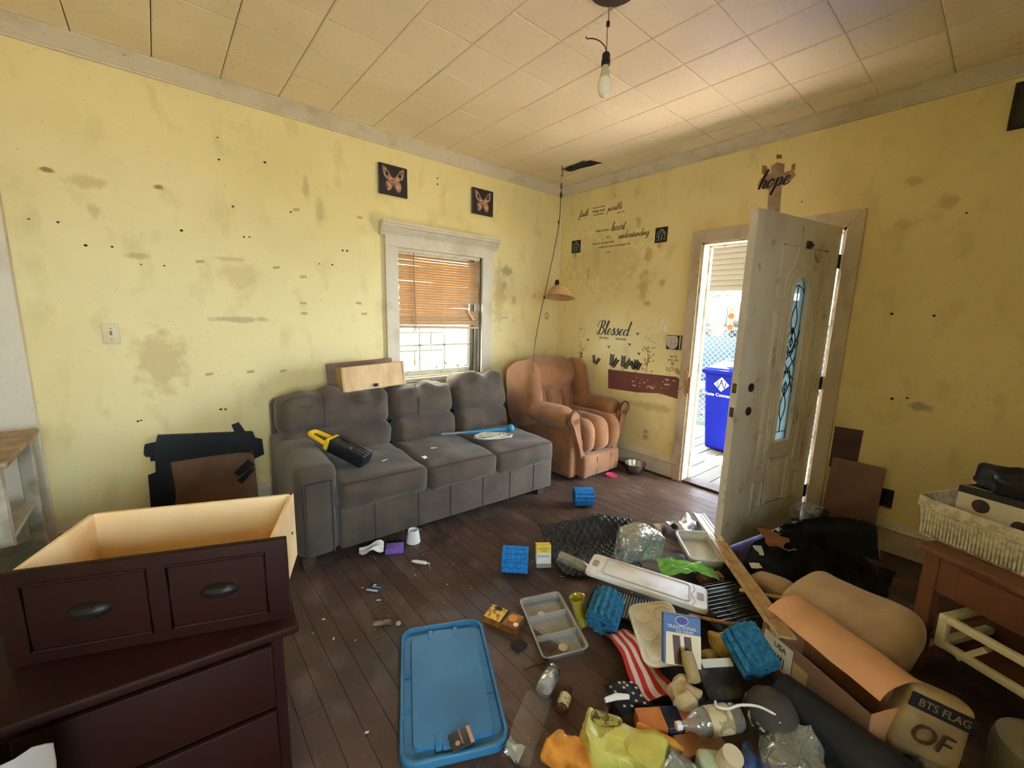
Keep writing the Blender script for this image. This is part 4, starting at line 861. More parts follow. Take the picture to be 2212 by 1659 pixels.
# flowering twigs and sprigs
def leaf(mb, x, y, a, l, w):
    c, s = cos(a), sin(a); pts = [(0, 0), (l*.35, w), (l*.75, w*.7), (l, 0), (l*.75, -w*.7), (l*.35, -w)]
    mb.prism([(x+px*c-py*s, y+px*s+py*c) for px, py in pts], 0, .0006)
M_twig = mat('brown_twig_print', S(120, 84, 48), .7); M_flw = mat('rust_flower_print', S(140, 66, 34), .7); M_spr = mat('dark_sprig_print', S(56, 44, 22), .7)
def twig(y, z0, z1, w_, seed, lab):
    r_ = random.Random(seed); n = 34; st = MB(); fl_ = MB(); h_ = z1-z0
    st.tube([(0, 0, .0004), (.006, h_*.25, .0004), (-.004, h_*.6, .0004)], .0022, 4)
    for _ in range(6): a0 = r_.uniform(0, h_*.3); st.tube([(0, a0, .0004), (r_.uniform(-w_, w_)*.5, a0+h_*.12, .0004)], .0014, 4)
    for k in range(n):
        yy = r_.random()**.8*h_; xx = r_.uniform(-w_/2, w_/2); s_ = .011*(1-.45*yy/h_)
        for q in range(4): leaf(fl_, xx, yy, q*pi/2+r_.random(), s_*r_.uniform(.7, 1.2), s_*.3)
    t_ = thing('twig_decal', lab, 'decal', (-.001, y, z0), ON_RIGHT); st.build('stem', M_twig, t_, smooth=0); fl_.build('blossoms', M_flw, t_, smooth=0)['kind'] = 'stuff'
twig(-.37, .92, 1.33, .085, 1, 'rust flowering twig decal at the left of the word Blessed'); twig(-1.175, .935, 1.34, .13, 2, 'rust flowering twig decal at the right of the word Blessed')
def sprig(y, z, h_, seed, lab):
    r_ = random.Random(seed); mb = MB()
    for br in range(r_.choice((2, 3))):
        a = pi/2+(br-1)*.55+r_.uniform(-.15, .15); hh = h_*r_.uniform(.7, 1)
        for k in range(5):
            d = hh*(.3+.16*k); x_, y_ = d*cos(a), d*sin(a)
            for s_ in (-1, 1): leaf(mb, x_, y_, a+s_*.8, h_*.26, h_*.06)
        mb.tube([(0, 0, .0003), (hh*cos(a), hh*sin(a), .0003)], .0014, 4)
    o = mb.build('sprig_decal', M_spr, smooth=0); tag(on_right(o, y, z), lab, 'decal')
for i, (y_, z_, h_, l_) in enumerate(((-.56, .925, .11, 'dark leafy sprig decal nearest the recliner'), (-.77, .912, .15, 'dark leafy sprig decal above the left end of the bare patch'), (-.91, .915, .15, 'dark leafy sprig decal above the middle of the bare patch'), (-1.06, .922, .13, 'dark leafy sprig decal beside the right flowering twig'))): sprig(y_, z_, h_, 20+i, l_)
for i, (y_, z_, l_) in enumerate(((-.455, 1.19, 'tiny bird decal right of the left twig'), (-1.05, 1.284, 'tiny bird decal left of the right twig top'), (-.729, 1.137, 'tiny bird decal below the word BEYOND'), (-.971, 1.178, 'tiny bird decal below the word MEASURE'), (-1.08, 1.098, 'tiny bird decal left of the right twig'))):
    mb = MB(); leaf(mb, 0, 0, 2.4, .022, .006); leaf(mb, 0, 0, .7, .022, .006); leaf(mb, 0, 0, -1.2, .014, .005); tag(on_right(mb.build('bird_decal', M_spr, smooth=0), y_, z_), l_, 'decal')

# bare patches, where panels were never painted
WR = bpy.data.objects['wall_right']; WBK = bpy.data.objects['wall_back']
M_bare = mat('bare_mauve_wall', S(112, 66, 58), .75, var=(7, 5, S(132, 72, 50), .4, .65), bump=(40, .2)); M_flake = mat('paint_flake', S(206, 176, 150), .8)
def yz_prism(pts, x0, x1): return MB().prism(pts, x0, x1, M=Matrix(((0, 0, 1, 0), (1, 0, 0, 0), (0, 1, 0, 0), (0, 0, 0, 1))))
bp = yz_prism([(-.738, .913), (-1.087, .92), (-1.48, .932), (-1.508, .914), (-1.512, .889), (-1.512, .754), (-1.512, .735), (-1.491, .739), (-1.405, .751), (-1.317, .758), (-1.103, .732), (-.754, .718)], -.0012, .0005).build('bare_patch', M_bare, WR, smooth=0, label='mauve brown unpainted band on the wall')
rr = random.Random(9); fm = MB()
for _ in range(26):
    y_, z_ = rr.uniform(-1.46, -1.03), rr.uniform(.79, .90); s_ = rr.uniform(.004, .02)
    fm.add([(-.0016, y_+s_*cos(a)*rr.uniform(.6, 1.3), z_+s_*.6*sin(a)*rr.uniform(.5, 1.2)) for a in (0, 1.1, 2.2, 3.3, 4.4, 5.4)], [(0, 1, 2, 3, 4, 5)])
fm.build('paint_flakes', M_flake, WR, smooth=0)['kind'] = 'stuff'
yz_prism([(-2.64, .746), (-2.792, .751), (-2.787, .46), (-2.64, .46)], -.0012, .0005).build('bare_patch', mat('bare_mauve_wall2', S(98, 72, 76), .75, var=(7, 4, S(84, 60, 62), .4, .65)), WR, smooth=0, label='mauve unpainted patch beside the door hinge side')
# peeled cross with the word hope
cx = thing('cross_plaque', 'peeling grey cross shaped mark above the door with the word hope', 'wall plaque', (0, 0, 0))
yz_prism([(-2.052, 2.20), (-2.046, 2.371), (-2.022, 2.384), (-1.963, 2.419), (-1.981, 2.464), (-2.048, 2.489), (-2.039, 2.535), (-2.078, 2.553), (-2.128, 2.529), (-2.128, 2.471), (-2.187, 2.481), (-2.206, 2.439), (-2.175, 2.407), (-2.127, 2.386), (-2.136, 2.20)], -.003, 0).build('cross', mat('grey_mauve_peel', S(176, 148, 122), .8, var=(12, 4, S(150, 120, 98), .4, .7)), cx, smooth=0)
for q in ([(-1.985, 2.495), (-1.982, 2.556), (-2.011, 2.545), (-2.024, 2.494)], [(-2.174, 2.476), (-2.173, 2.515), (-2.193, 2.521), (-2.198, 2.478)], [(-2.071, 2.577), (-2.068, 2.605), (-2.102, 2.597), (-2.105, 2.573)]): yz_prism(q, -.002, 0).build('glue_mark', mat('ochre_glue', S(150, 116, 62), .8), cx, smooth=0)
hp = script_mb('hope', .20, .30, .10, .3).build('lettering', M_ink, cx, smooth=0); on_right(hp, -2.07, 2.418, .004)
# nail holes and bits of tape on the walls (tiny, many)
hm = MB()
for (x_, z_) in [(-3.92, 1.858), (-3.818, 1.858), (-3.726, 1.752), (-3.621, 1.757), (-3.304, 1.889), (-3.507, 1.672), (-3.403, 1.674), (-2.524, 1.767), (-2.433, 1.769), (-2.641, 1.67), (-3.03, 2.074), (-2.694, 2.097), (-1.54, 2.562), (-1.54, 2.514), (-2.354, 1.88), (-2.32, 1.881), (-3.081, 2.467), (-3.084, 2.34), (-2.832, 2.383), (-2.983, 1.894), (-2.951, 1.898), (-3.606, .747), (-3.591, .75), (-3.192, .767), (-3.166, .764)]:
    r_ = rr.uniform(.004, .0075); hm.add([(x_+r_*1.3*cos(a), -.0006, z_+r_*sin(a)) for a in (0, 1, 2, 3, 4, 5)], [(5, 4, 3, 2, 1, 0)])
hm.build('nail_holes', mat('dark_hole', S(46, 36, 20), .9), WBK, smooth=0)['kind'] = 'stuff'
hm = MB()
for (y_, z_) in [(-2.264, 2.255), (-2.9, .982), (-2.968, .997), (-3.066, 2.056), (-3.016, 1.495), (-2.829, 1.503), (-.696, 2.589), (-.718, 1.974)]:
    r_ = rr.uniform(.004, .008); hm.add([(-.0006, y_+r_*1.2*cos(a), z_+r_*sin(a)) for a in (0, 1, 2, 3, 4, 5)], [(0, 1, 2, 3, 4, 5)])
hm.build('nail_holes', MATS['dark_hole'], WR, smooth=0)['kind'] = 'stuff'
M_tape = mat('old_tape_scrap', S(196, 168, 110), .6)
for (x_, z_) in [(-3.228, 1.715), (-2.805, 1.716), (-2.648, 1.481), (-2.645, 1.408), (-2.246, 1.495), (-2.205, 1.414), (-2.658, 2.118), (-2.216, 2.137), (-3.236, 1.007), (-3.006, 1.007), (-2.805, .999), (-2.638, 1.667)]:
    MB().box((0, 0, 0), (.042, .0014, .018)).build('tape_scrap', M_tape, WBK, (x_, -.0007, z_), (0, rr.uniform(-.2, .2), 0), smooth=0)

# ------------------------------------------------------------------ wall pieces
M_canvas = mat('black_canvas', S(42, 28, 32), .8); M_wing = mat('butterfly_tan', S(196, 156, 130), .7, var=(60, 3, S(120, 84, 66), .4, .6)); M_pink = mat('butterfly_pink', S(226, 150, 130), .7); M_cside = mat('canvas_edge', S(120, 124, 108), .8)
def butterfly(x_, z_, lab):
    t_ = thing('butterfly_canvas', lab, 'picture', (x_, 0, z_), ON_BACK)
    MB().rbox((0, 0, .012), (.236, .222, .022), .003, 1).build('canvas', M_canvas, t_)
    MB().box((-.1185, 0, .011), (.0012, .218, .020)).build('canvas_edge', M_cside, t_, smooth=0)
    up = [(0, .01), (.02, .03), (.05, .075), (.085, .098), (.092, .085), (.088, .05), (.075, .02), (.05, .0), (.02, -.005)]
    lo = [(.004, -.005), (.03, -.004), (.058, -.012), (.066, -.04), (.055, -.075), (.04, -.085), (.022, -.07), (.008, -.035)]
    for s_ in (-1, 1):
        for pts in (up, lo):
            pl = [(s_*a, b) for a, b in pts]; wg = MB().prism(pl, .0232, .0238).build('wing', M_wing, t_, smooth=0)
            c_ = (sum(p[0] for p in pl)/len(pl), sum(p[1] for p in pl)/len(pl)); MB().prism([(c_[0]+.013*cos(a), c_[1]+.016*sin(a)) for a in [q*pi/5 for q in range(10)]], .0238, .0243).build('wing_spot', M_canvas if pts is up else M_pink, wg, smooth=0)
        MB().prism([(s_*.026+.009*cos(a), .008+.011*sin(a)) for a in [q*pi/5 for q in range(10)]], .0239, .0244).build('wing_spot', M_pink, t_, smooth=0)
    MB().prism([(.005*cos(a), -.015+.042*sin(a)) for a in [q*pi/6 for q in range(12)]], .0238, .026).build('body', M_wing, t_, smooth=0)
butterfly(-1.947, 2.453, 'butterfly print on black canvas left above the window'); butterfly(-1.077, 2.450, 'butterfly print on black canvas right above the window')
M_silver = mat('tile_grey', S(150, 140, 122), .5)
def lattice(y_, z_, lab):
    t_ = thing('lattice_tile', lab, 'wall tile', (0, y_, z_), ON_RIGHT, 'black lattice wall tiles')
    MB().rbox((0, 0, .004), (.118, .128, .008), .002, 1).build('plate', M_ink, t_)
    for a, b in (((-.045, .01), (.0, .05)), ((-.045, -.02), (.02, .045)), ((.0, .05), (.045, .01)), ((.02, .02), (.045, -.02)), ((-.018, -.05), (-.018, -.005)), ((.008, -.05), (.008, .005)), ((.034, -.05), (.034, -.03)), ((-.044, -.05), (-.03, -.04))):
        MB().tube([(a[0], a[1], .0085), (b[0], b[1], .0085)], .0042, 4).build('inlay', M_silver, t_, smooth=0)
    MB().rbox((-.012, -.083, .004), (.026, .040, .008), .002, 1).build('clip', mat('clear_clip', S(196, 170, 120), .3), t_)
lattice(-.229, 2.162, 'black lattice tile with grey inlay near the room corner'); lattice(-1.216, 2.163, 'black lattice tile with grey inlay near the door')
sw = thing('light_switch', 'ivory light switch plate on the left of the window wall', 'switch', (-3.672, 0, 1.272), ON_BACK)
M_ivory = mat('ivory_plastic', S(222, 206, 160), .4)
MB().rbox((0, 0, .003), (.072, .116, .006), .003, 2).build('plate', M_ivory, sw); MB().box((0, .002, .009), (.010, .022, .012), M=RX(-20)).build('toggle', mat('toggle_brown', S(150, 118, 60), .5), sw)
for z_ in (.03, -.03): MB().lathe([(.004, 0), (.003, .0015), (0, .0015)], 8, M=T(0, z_, .006)).build('screw', MATS['toggle_brown'], sw)
ol = thing('wall_outlet', 'ivory double socket low beside the recliner', 'outlet', (0, -1.226, .347), ON_RIGHT)
MB().rbox((0, 0, .003), (.072, .116, .006), .003, 2).build('plate', M_ivory, ol)
for z_ in (.024, -.024):
    so_ = MB().rbox((0, z_, .006), (.034, .030, .004), .004, 2).build('socket', mat('socket_tan', S(190, 168, 120), .4), ol)
    for x_ in (-.007, .007): MB().box((x_, z_, .0082), (.003, .010, .001)).build('slot', M_black, so_, smooth=0)
th = thing('thermostat', 'broken white thermostat with torn cover beside the door frame', 'thermostat', (0, -1.425, 1.232), ON_RIGHT)
MB().rbox((0, 0, .006), (.135, .125, .012), .003, 2).build('base', M_black, th)
MB().prism([(-.062, .058), (.03, .06), (.045, .03), (.04, -.03), (.02, -.055), (-.02, -.06), (-.055, -.03), (-.064, .02)], .012, .026).build('cover', mat('thermo_cover', S(196, 178, 156), .5), th, bev=.003)
MB().box((.062, .0, .018), (.006, .115, .012)).build('cover_edge', M_cream, th, smooth=0)
for (x_, y_) in ((-.02, .02), (-.015, -.005), (.022, -.01), (-.018, -.03)): MB().lathe([(.004, 0), (.004, .001), (0, .001)], 8, M=T(x_, y_, .026)).build('screw_hole', MATS['dark_hole'], th)
dp = thing('picture_frame', 'dark square picture high on the wall at the right edge', 'picture', (0, -3.27, 2.555), ON_RIGHT)
MB().rbox((0, 0, .012), (.235, .222, .022), .003, 1).build('canvas', mat('dark_picture', S(40, 36, 28), .7), dp); MB().box((0, 0, .0235), (.20, .19, .001)).build('print', mat('dark_print', S(56, 50, 40), .7), dp, smooth=0)
op = thing('wall_outlet', 'dark scorched socket plate low on the wall right of the leaning board', 'outlet', (0, -2.952, .345), ON_RIGHT)
MB().rbox((0, 0, .003), (.075, .118, .006), .003, 2).build('plate', mat('scorched_plate', S(44, 38, 40), .6), op)
for z_ in (.024, -.024): MB().rbox((0, z_, .006), (.034, .03, .004), .004, 2).build('socket', M_black, op)
# smaller marks right of the window
mk = thing('paper_label', 'small pale label stuck on the wall right of the window', 'label', (-.765, 0, 1.425), ON_BACK)
MB().box((0, .018, .0004), (.075, .055, .0008)).build('sheet', mat('pale_label', S(226, 208, 160), .7), mk, smooth=0); text_mb('eat well', .02).build('lettering', M_ink2, mk, (0, -.022, .001), smooth=0)
for i, (x_, z_, a_, l_) in enumerate(((-.853, 1.531, 0, 'upper yellow crescent sticker right of the window'), (-.667, 1.378, 180, 'lower yellow crescent sticker right of the window'))):
    pts = [(.026*cos(RAD(t)), .03*sin(RAD(t))) for t in range(90, 271, 20)] + [(.010*cos(RAD(t))+.006-.01, .026*sin(RAD(t))) for t in range(270, 89, -20)]
    tag(on_back(MB().prism(pts, 0, .0008, M=RZ(a_)).build('moon_sticker', mat('moon_yellow', S(214, 186, 116), .7), smooth=0), x_, z_), l_, 'sticker')
mb = MB(); r_ = random.Random(6)
for q in range(9): a = q*.7; leaf(mb, .016*cos(a), .022*sin(a), a+.9, .028, .006)
mb.tube([(.0, -.05, .0004), (.005, 0, .0004)], .002, 4); tag(on_back(mb.build('owl_decal', mat('brown_print', S(130, 112, 70), .7), smooth=0), -.174, 1.433), 'faint brown floral decal near the room corner', 'decal')

# ------------------------------------------------------------------ taped board over the wall opening
M_btape = mat('black_tape', S(22, 20, 22), .55, var=(9, 4, S(40, 34, 32), .45, .7)); M_hard = mat('brown_hardboard', S(136, 104, 84), .6, var=(5, 4, S(116, 86, 66), .4, .7))
tb = thing('taped_board', 'brown board taped over a wall opening with black tape left of the sofa', 'board', (0, 0, 0))
def xz_prism(pts, y0, y1): return MB().prism(pts, y0, y1, M=Matrix(((1, 0, 0, 0), (0, 0, -1, 0), (0, 1, 0, 0), (0, 0, 0, 1))))
xz_prism([(-3.49, .475), (-3.07, .465), (-3.03, .42), (-3.02, .004), (-3.50, .004)], .0265, .033).build('board', M_hard, tb, smooth=0)
for k, pts in enumerate(([(-3.524, .65), (-3.025, .591), (-3.009, .531), (-3.055, .446), (-3.109, .46), (-3.278, .468), (-3.478, .469), (-3.551, .493), (-3.538, .603)],
    [(-3.548, .527), (-3.478, .478), (-3.47, .291), (-3.472, .21), (-3.479, .214), (-3.475, .03), (-3.60, .03), (-3.591, .411), (-3.554, .422)],
    [(-3.588, .6), (-3.528, .606), (-3.532, .485), (-3.572, .485), (-3.572, .515), (-3.592, .519), (-3.6, .538), (-3.594, .58)], [(-3.142, .653), (-3.099, .666), (-3.061, .588), (-3.124, .584)],
    [(-3.154, .324), (-3.066, .404), (-3.025, .351), (-3.129, .291)], [(-3.141, .265), (-3.063, .33), (-3.022, .331), (-3.113, .233)], [(-3.063, .564), (-2.968, .523), (-2.963, .408), (-3.035, .383), (-3.087, .433)])):
    xz_prism(pts, (.0005 if k in (0, 2, 3, 6) else .0332)+k*.0004, (.0025 if k in (2, 3, 6) else .036 if k == 0 else .0345)+k*.0004).build('tape_strip', M_btape, tb, smooth=0)
MB().box((-3.26, -.0132, .24), (.46, .0264, .46)).build('backing', M_darkwood, tb, smooth=0)

# ------------------------------------------------------------------ ceiling: bulb on a wire, pendant shade, hole
M_wire_b = mat('black_cord', S(26, 22, 20), .5)
hb = thing('hanging_bulb', 'bare light bulb hanging from the ceiling on a thin wire', 'light bulb', (-1.86, -2.0, H))
MB().lathe([(.0, 0), (.085, -.001), (.105, -.006), (.10, -.016), (.05, -.022), (0, -.022)], 28).build('canopy', mat('brown_canopy', S(50, 34, 28), .5), hb, (-.058, -.07, 0))
MB().tube(smooth_path([(0, 0, -.02), (.003, 0, -.07), (-.002, .0, -.10), (0, 0, -.15), (.002, 0, -.20)], 4), .0022, 6).build('wire', mat('pale_wire', S(120, 100, 70), .5), hb)
MB().rbox((.001, 0, -.085), (.014, .014, .024), .005, 3).build('wire_joint', M_wire_b, hb)
MB().lathe([(0, -.196), (.013, -.197), (.0175, -.204), (.018, -.225), (.0195, -.228), (.0195, -.245), (.016, -.248), (0, -.248)], 18).build('socket', M_wire_b, hb)
MB().lathe([(0, -.246), (.0135, -.248), (.016, -.262), (.0215, -.292), (.0235, -.298)], 22, cap=False).build('bulb_neck', mat('bulb_neck', S(196, 180, 150), .5), hb)
MB().lathe([(.0235, -.298), (.0285, -.312), (.030, -.330), (.0275, -.35), (.020, -.366), (.009, -.374), (0, -.376)], 22).build('bulb_globe', mat('frosted_bulb', S(240, 230, 208), .25), hb)
MB().tube(smooth_path([(.0, 0, -.198), (-.004, .004, -.175), (-.022, .02, -.152), (-.045, .04, -.142), (-.066, .058, -.142), (-.068, .06, -.134)], 4), .0024, 6).build('loose_wire', M_wire_b, hb)
pl = thing('pendant_lamp', 'beige glass pendant shade hanging in the room corner', 'lamp', (-.54, -.49, H))
MB().tube([(0, 0, 0), (.0, 0, -.03), (.012, .0, -.045), (.014, 0, -.075), (.003, 0, -.09), (-.008, 0, -.08)], .0042, 8).build('ceiling_hook', mat('brass_hook', S(120, 84, 50), .4, metal=.6), pl)
MB().tube(smooth_path([(0, 0, -.08), (.004, 0, -.3), (0, 0, -.6), (-.002, 0, -.98)], 4), .0032, 6).build('cord', mat('pale_cord', S(196, 180, 140), .5), pl)
for z_ in (-.17, -.25): MB().tube([(.004+.012*cos(a), 0, z_+.022*sin(a)) for a in [q*pi/5 for q in range(10)]], .004, 6, closed=True).build('cord_loop', M_wire_b, pl)
sh_ = bpy.data.objects.new('shade_mount', None)
MB().lathe([(0, -.985), (.012, -.985), (.020, -1.0), (.022, -1.04), (.035, -1.05), (.0, -1.05)], 16).build('socket', M_wire_b, pl, rot=(RAD(-4), RAD(5), 0), loc=(.045, .03, -.03))
M_shade_g = mat('amber_alabaster_glass', S(198, 158, 108), .3, var=(9, 4, S(176, 128, 78), .4, .7))
MB().lathe([(.03, -1.045), (.055, -1.05), (.085, -1.068), (.108, -1.098), (.122, -1.130), (.150, -1.150), (.153, -1.157), (.148, -1.157), (.119, -1.137), (.104, -1.104), (.08, -1.074), (.052, -1.057), (.03, -1.052)], 32, cap=False).build('shade', M_shade_g, pl, rot=(RAD(-4), RAD(9), 0), loc=(.16, .03, -.03))
cd_ = smooth_path([(.0, .0, 2.60), (.0, .0, 2.45), (-.01, .0, 2.29), (-.055, -.0, 2.05), (-.12, .01, 1.75), (-.21, .02, 1.35), (-.30, -.02, 1.05), (-.36, -.10, .93)], 5)
pc_ = MB().tube(cd_, .0034, 6).build('power_cord', M_wire_b, pl, (0, -.002, -H), label='black cord draped from the hook down to the recliner')
for z_, x_ in ((2.29, -.01), (1.60, -.155)): MB().rbox((x_, .006, z_), (.012, .012, .03), .005, 2).build('cord_clip', M_wire_b, pc_)
vt = thing('ceiling_vent', 'dark torn rectangular vent hole in the ceiling near the room corner', 'vent', (0, 0, H))
r_ = random.Random(8); out = []
cor = [(-.475, -.46), (-.462, -.76), (-.352, -.785), (-.385, -.44)]
for i in range(4):
    a, b = cor[i], cor[(i+1) % 4]
    for k in range(9): f_ = k/9; out.append((a[0]+(b[0]-a[0])*f_+r_.uniform(-.007, .007), a[1]+(b[1]-a[1])*f_+r_.uniform(-.007, .007)))
MB().prism(out, -.004, .01).build('hole', mat('vent_dark', S(30, 24, 18), .9), vt, smooth=0)
for k in range(3): MB().box((-.45+.03*k, -.61, -.006), (.012, .29, .004)).build('louvre', mat('vent_louvre', S(70, 58, 44), .7), vt, rot=(0, 0, RAD(-4)), smooth=0)
# ------------------------------------------------------------------ things on the sofa
M_yel = mat('yellow_plastic', S(240, 196, 40), .4); M_blkpl = mat('black_plastic', S(34, 34, 36), .35); M_greyp = mat('grey_print', S(120, 120, 124), .5)
vc = thing('drill_case', 'black tool handle case with yellow grip lying across the sofa arm', 'tool case', (-2.655, -.70, .575), (RAD(0), RAD(21), RAD(-52)))
# local x along the body (downwards to the seat), local z up
MB().rbox((.08, 0, 0), (.25, .115, .085), .012, 3).build('body', M_blkpl, vc)
for y_ in (-.028, .0, .028): MB().box((.10, y_, .044), (.19, .006, .004)).build('rib', M_blkpl, vc, smooth=0)
MB().rbox((.02, .022, .046), (.07, .022, .008), .003, 2).build('latch', M_black, vc); MB().box((.10, -.04, .046), (.012, .014, .01)).build('clip', M_greyp, vc, bev=.001)
MB().tube(smooth_path([(-.05, .045, .0), (-.12, .042, .0), (-.19, .030, .0), (-.20, .0, .0), (-.19, -.028, .0), (-.12, -.040, .0), (-.05, -.045, .0)], 4), .014, 8).build('yellow_grip', M_yel, vc)
MB().rbox((-.052, 0, 0), (.035, .12, .075), .012, 3).build('yellow_collar', M_yel, vc)
M_teal = mat('teal_plastic', S(54, 140, 190), .35)
bt_ = thing('ball_thrower', 'blue ball thrower wand lying on the right sofa seat', 'toy', (-1.60, -.69, .497), (0, 0, RAD(-22)))
MB().tube([(-.10, 0, 0), (.10, 0, .003), (.24, 0, .006)], [.011, .012, .015], 8).build('shaft', M_teal, bt_); MB().tube([(-.29, 0, -.002), (-.10, 0, 0)], [.009, .010], 8).build('grip', mat('grey_grip', S(130, 140, 150), .4), bt_)
MB().lathe([(0, -.034), (.02, -.028), (.032, -.012), (.034, 0), (.032, .012), (.02, .028), (0, .034)], 18, M=T(.275, 0, .012)).build('ball', mat('blue_ball', S(40, 130, 176), .5), bt_)
r_ = random.Random(14); pts = []
for k in range(70):
    a = k*.62; rr_ = .085+.03*sin(k*.9)+r_.uniform(-.012, .012); pts.append((1.35*rr_*cos(a)+.02*sin(k*.21), .62*rr_*sin(a)+.01*cos(k*.3), .008+.012*(k/70)+.006*sin(k*1.7)))
tag(MB().tube(smooth_path(pts, 4), .0048, 6).build('rope', mat('white_rope', S(214, 206, 188), .8), None, (-1.52, -.80, .478), (0, 0, RAD(-20))), 'loose coil of white cord on the right sofa seat', 'rope')
M_paper = mat('white_paper_scrap', S(232, 230, 222), .8)
def crumple(seed, amp, fr=10):
    def fn(p, q):
        o = Vector((seed*1.7, seed*.3, 0)); a = Vector([(.45-abs(nz(p+o+Vector((k*9, 0, k*4)), fr)))*amp for k in range(3)]); b = Vector([nz(p+o+Vector((0, k*7, 3)), fr*.5)*amp*.7 for k in range(3)])
        return p*.9+Vector((a.x*(1 if q.x > 0 else -1), a.y*(1 if q.y > 0 else -1), a.z*(1 if q.z > 0 else -1)))*.7+b
    return fn
def scrap(name, lab, loc, sx, sy, m, seed, rot=(0, 0, 0), amp=.3, cat='paper', n=7):
    return tag(MB().grid(lambda u, v: ((u-.5)*sx*(1+.25*nz((v*3, seed, 1))), (v-.5)*sy*(1+.25*nz((u*3, seed, 4))), min(sx, sy)*amp*(.5+nz((u*2.6+seed, v*2.6, seed*.7)))), n, n, .0012).build(name, m, None, loc, rot, smooth=60), lab, cat)
scrap('paper_scrap', 'small white scrap on the middle sofa seat', (-2.02, -.77, .478), .05, .02, M_paper, 3)
scrap('paper_scrap', 'torn white scrap at the edge between left and middle sofa seats', (-2.17, -.90, .475), .05, .03, M_paper, 5, (.3, .2, .5))
tag(MB().box((0, 0, 0), (.045, .006, .003)).build('straw_bit', M_paper, None, (-2.42, -.83, .491), (0, 0, .4), smooth=0), 'thin white stick bit on the left sofa seat', 'debris')

# ------------------------------------------------------------------ by the recliner
M_steel = mat('brushed_steel', S(170, 166, 160), .22, metal=1.0)
bw = thing('steel_bowl', 'stainless steel bowl on the floor beside the recliner', 'bowl', (-.165, -1.235, 0))
MB().lathe([(0, .004), (.055, .004), (.078, .03), (.092, .085), (.095, .098), (.100, .100), (.100, .097), (.096, .094), (.093, .080), (.080, .028), (.057, 0), (0, 0)], 32).build('shell', M_steel, bw)
scrap('paper_scrap', 'white scrap inside the steel bowl', (-.14, -1.23, .03), .05, .06, M_paper, 21, (.5, .3, 0))
tag(MB().lathe([(0, .001), (.045, .001), (.052, .006), (.052, .011), (.048, .011), (.044, .006), (0, .005)], 24).build('pink_dish', mat('hot_pink', S(236, 70, 130), .4), None, (-.395, -1.145, 0)), 'bright pink round dish on the floor in front of the recliner', 'dish')

# ------------------------------------------------------------------ ridged blue foam rollers
M_foam = mat('blue_foam', S(40, 140, 220), .9, var=(60, 3, S(28, 114, 190), .4, .6), bump=(200, .5)); M_foam_dk = mat('teal_foam', S(40, 122, 164), .9, var=(60, 3, S(24, 92, 130), .4, .6), bump=(200, .5))
def foam(lab, loc, rot, m, R=.066, Ln=.145, hole=.018):
    n = 96; ring = []
    for k in range(n): a = 2*pi*k/n; r_ = R*(1+.095*cos(14*a)); ring.append((r_*cos(a), r_*sin(a)))
    mb = MB(); vs = []
    for x_ in (-Ln/2, Ln/2): vs += [(x_, a, b) for a, b in ring]
    for x_ in (-Ln/2, Ln/2): vs += [(x_, hole*cos(2*pi*k/n), hole*sin(2*pi*k/n)) for k in range(n)]
    fs = []
    for k in range(n):
        k2 = (k+1) % n; fs += [(k, k2, n+k2, n+k), (2*n+k2, 2*n+k, 3*n+k, 3*n+k2), (k2, k, 2*n+k, 2*n+k2), (n+k, n+k2, 3*n+k2, 3*n+k)]
    return tag(mb.add(vs, fs).build('foam_roller', m, None, loc, rot, smooth=50), lab, 'foam roller', 'ridged blue foam rollers on the floor')
foam('ridged blue foam roller standing alone near the recliner', (-1.075, -1.38, .071), (.1, 0, RAD(-38)), M_foam)
foam('ridged blue foam roller beside the yellow and white sugar box', (-2.03, -1.69, .071), (.05, 0, RAD(-44)), M_foam)
foam('ridged blue foam roller with its holed end showing beside the clear tray', (-2.05, -2.335, .09), (.2, RAD(-16), RAD(22)), M_foam_dk)
foam('ridged blue foam roller buried in rubbish next to the cardboard box', (-1.885, -2.865, .17), (.2, RAD(-24), RAD(62)), M_foam_dk)

# ------------------------------------------------------------------ small things between sofa and pile
tag(MB().lathe([(.040, 0), (.044, .002), (.033, .082), (.029, .084), (.027, .080), (.033, .04), (.034, .03), (0, .03)], 28).build('cup', mat('white_plastic', S(224, 224, 224), .4), None, (-2.335, -1.05, 0)), 'upturned white plastic pot in front of the sofa', 'cup')
tag(MB().rbox((0, 0, .016), (.105, .085, .032), .006, 2).build('sponge', mat('purple_sponge', S(126, 96, 190), .9, bump=(120, .4)), None, (-2.48, -1.085, 0), (0, 0, RAD(-28))), 'purple sponge block on the floor in front of the sofa', 'sponge')
scrap('paper_scrap', 'crumpled white wrapper at the foot of the sofa left of the sponge', (-2.60, -1.03, .02), .14, .07, M_paper, 31, (.1, 0, -.4), .5)
tb_ = thing('caulk_tube', 'small white squeeze tube lying on the floor', 'tube', (-2.418, -1.305, .010), (0, 0, RAD(-52)))
MB().lathe([(.010, -.035), (.010, .03), (.004, .036), (.003, .055), (0, .056)], 12, M=RY(90)).build('tube', M_paper, tb_); MB().box((-.045, 0, 0), (.02, .022, .003)).build('crimp', M_paper, tb_, smooth=0)
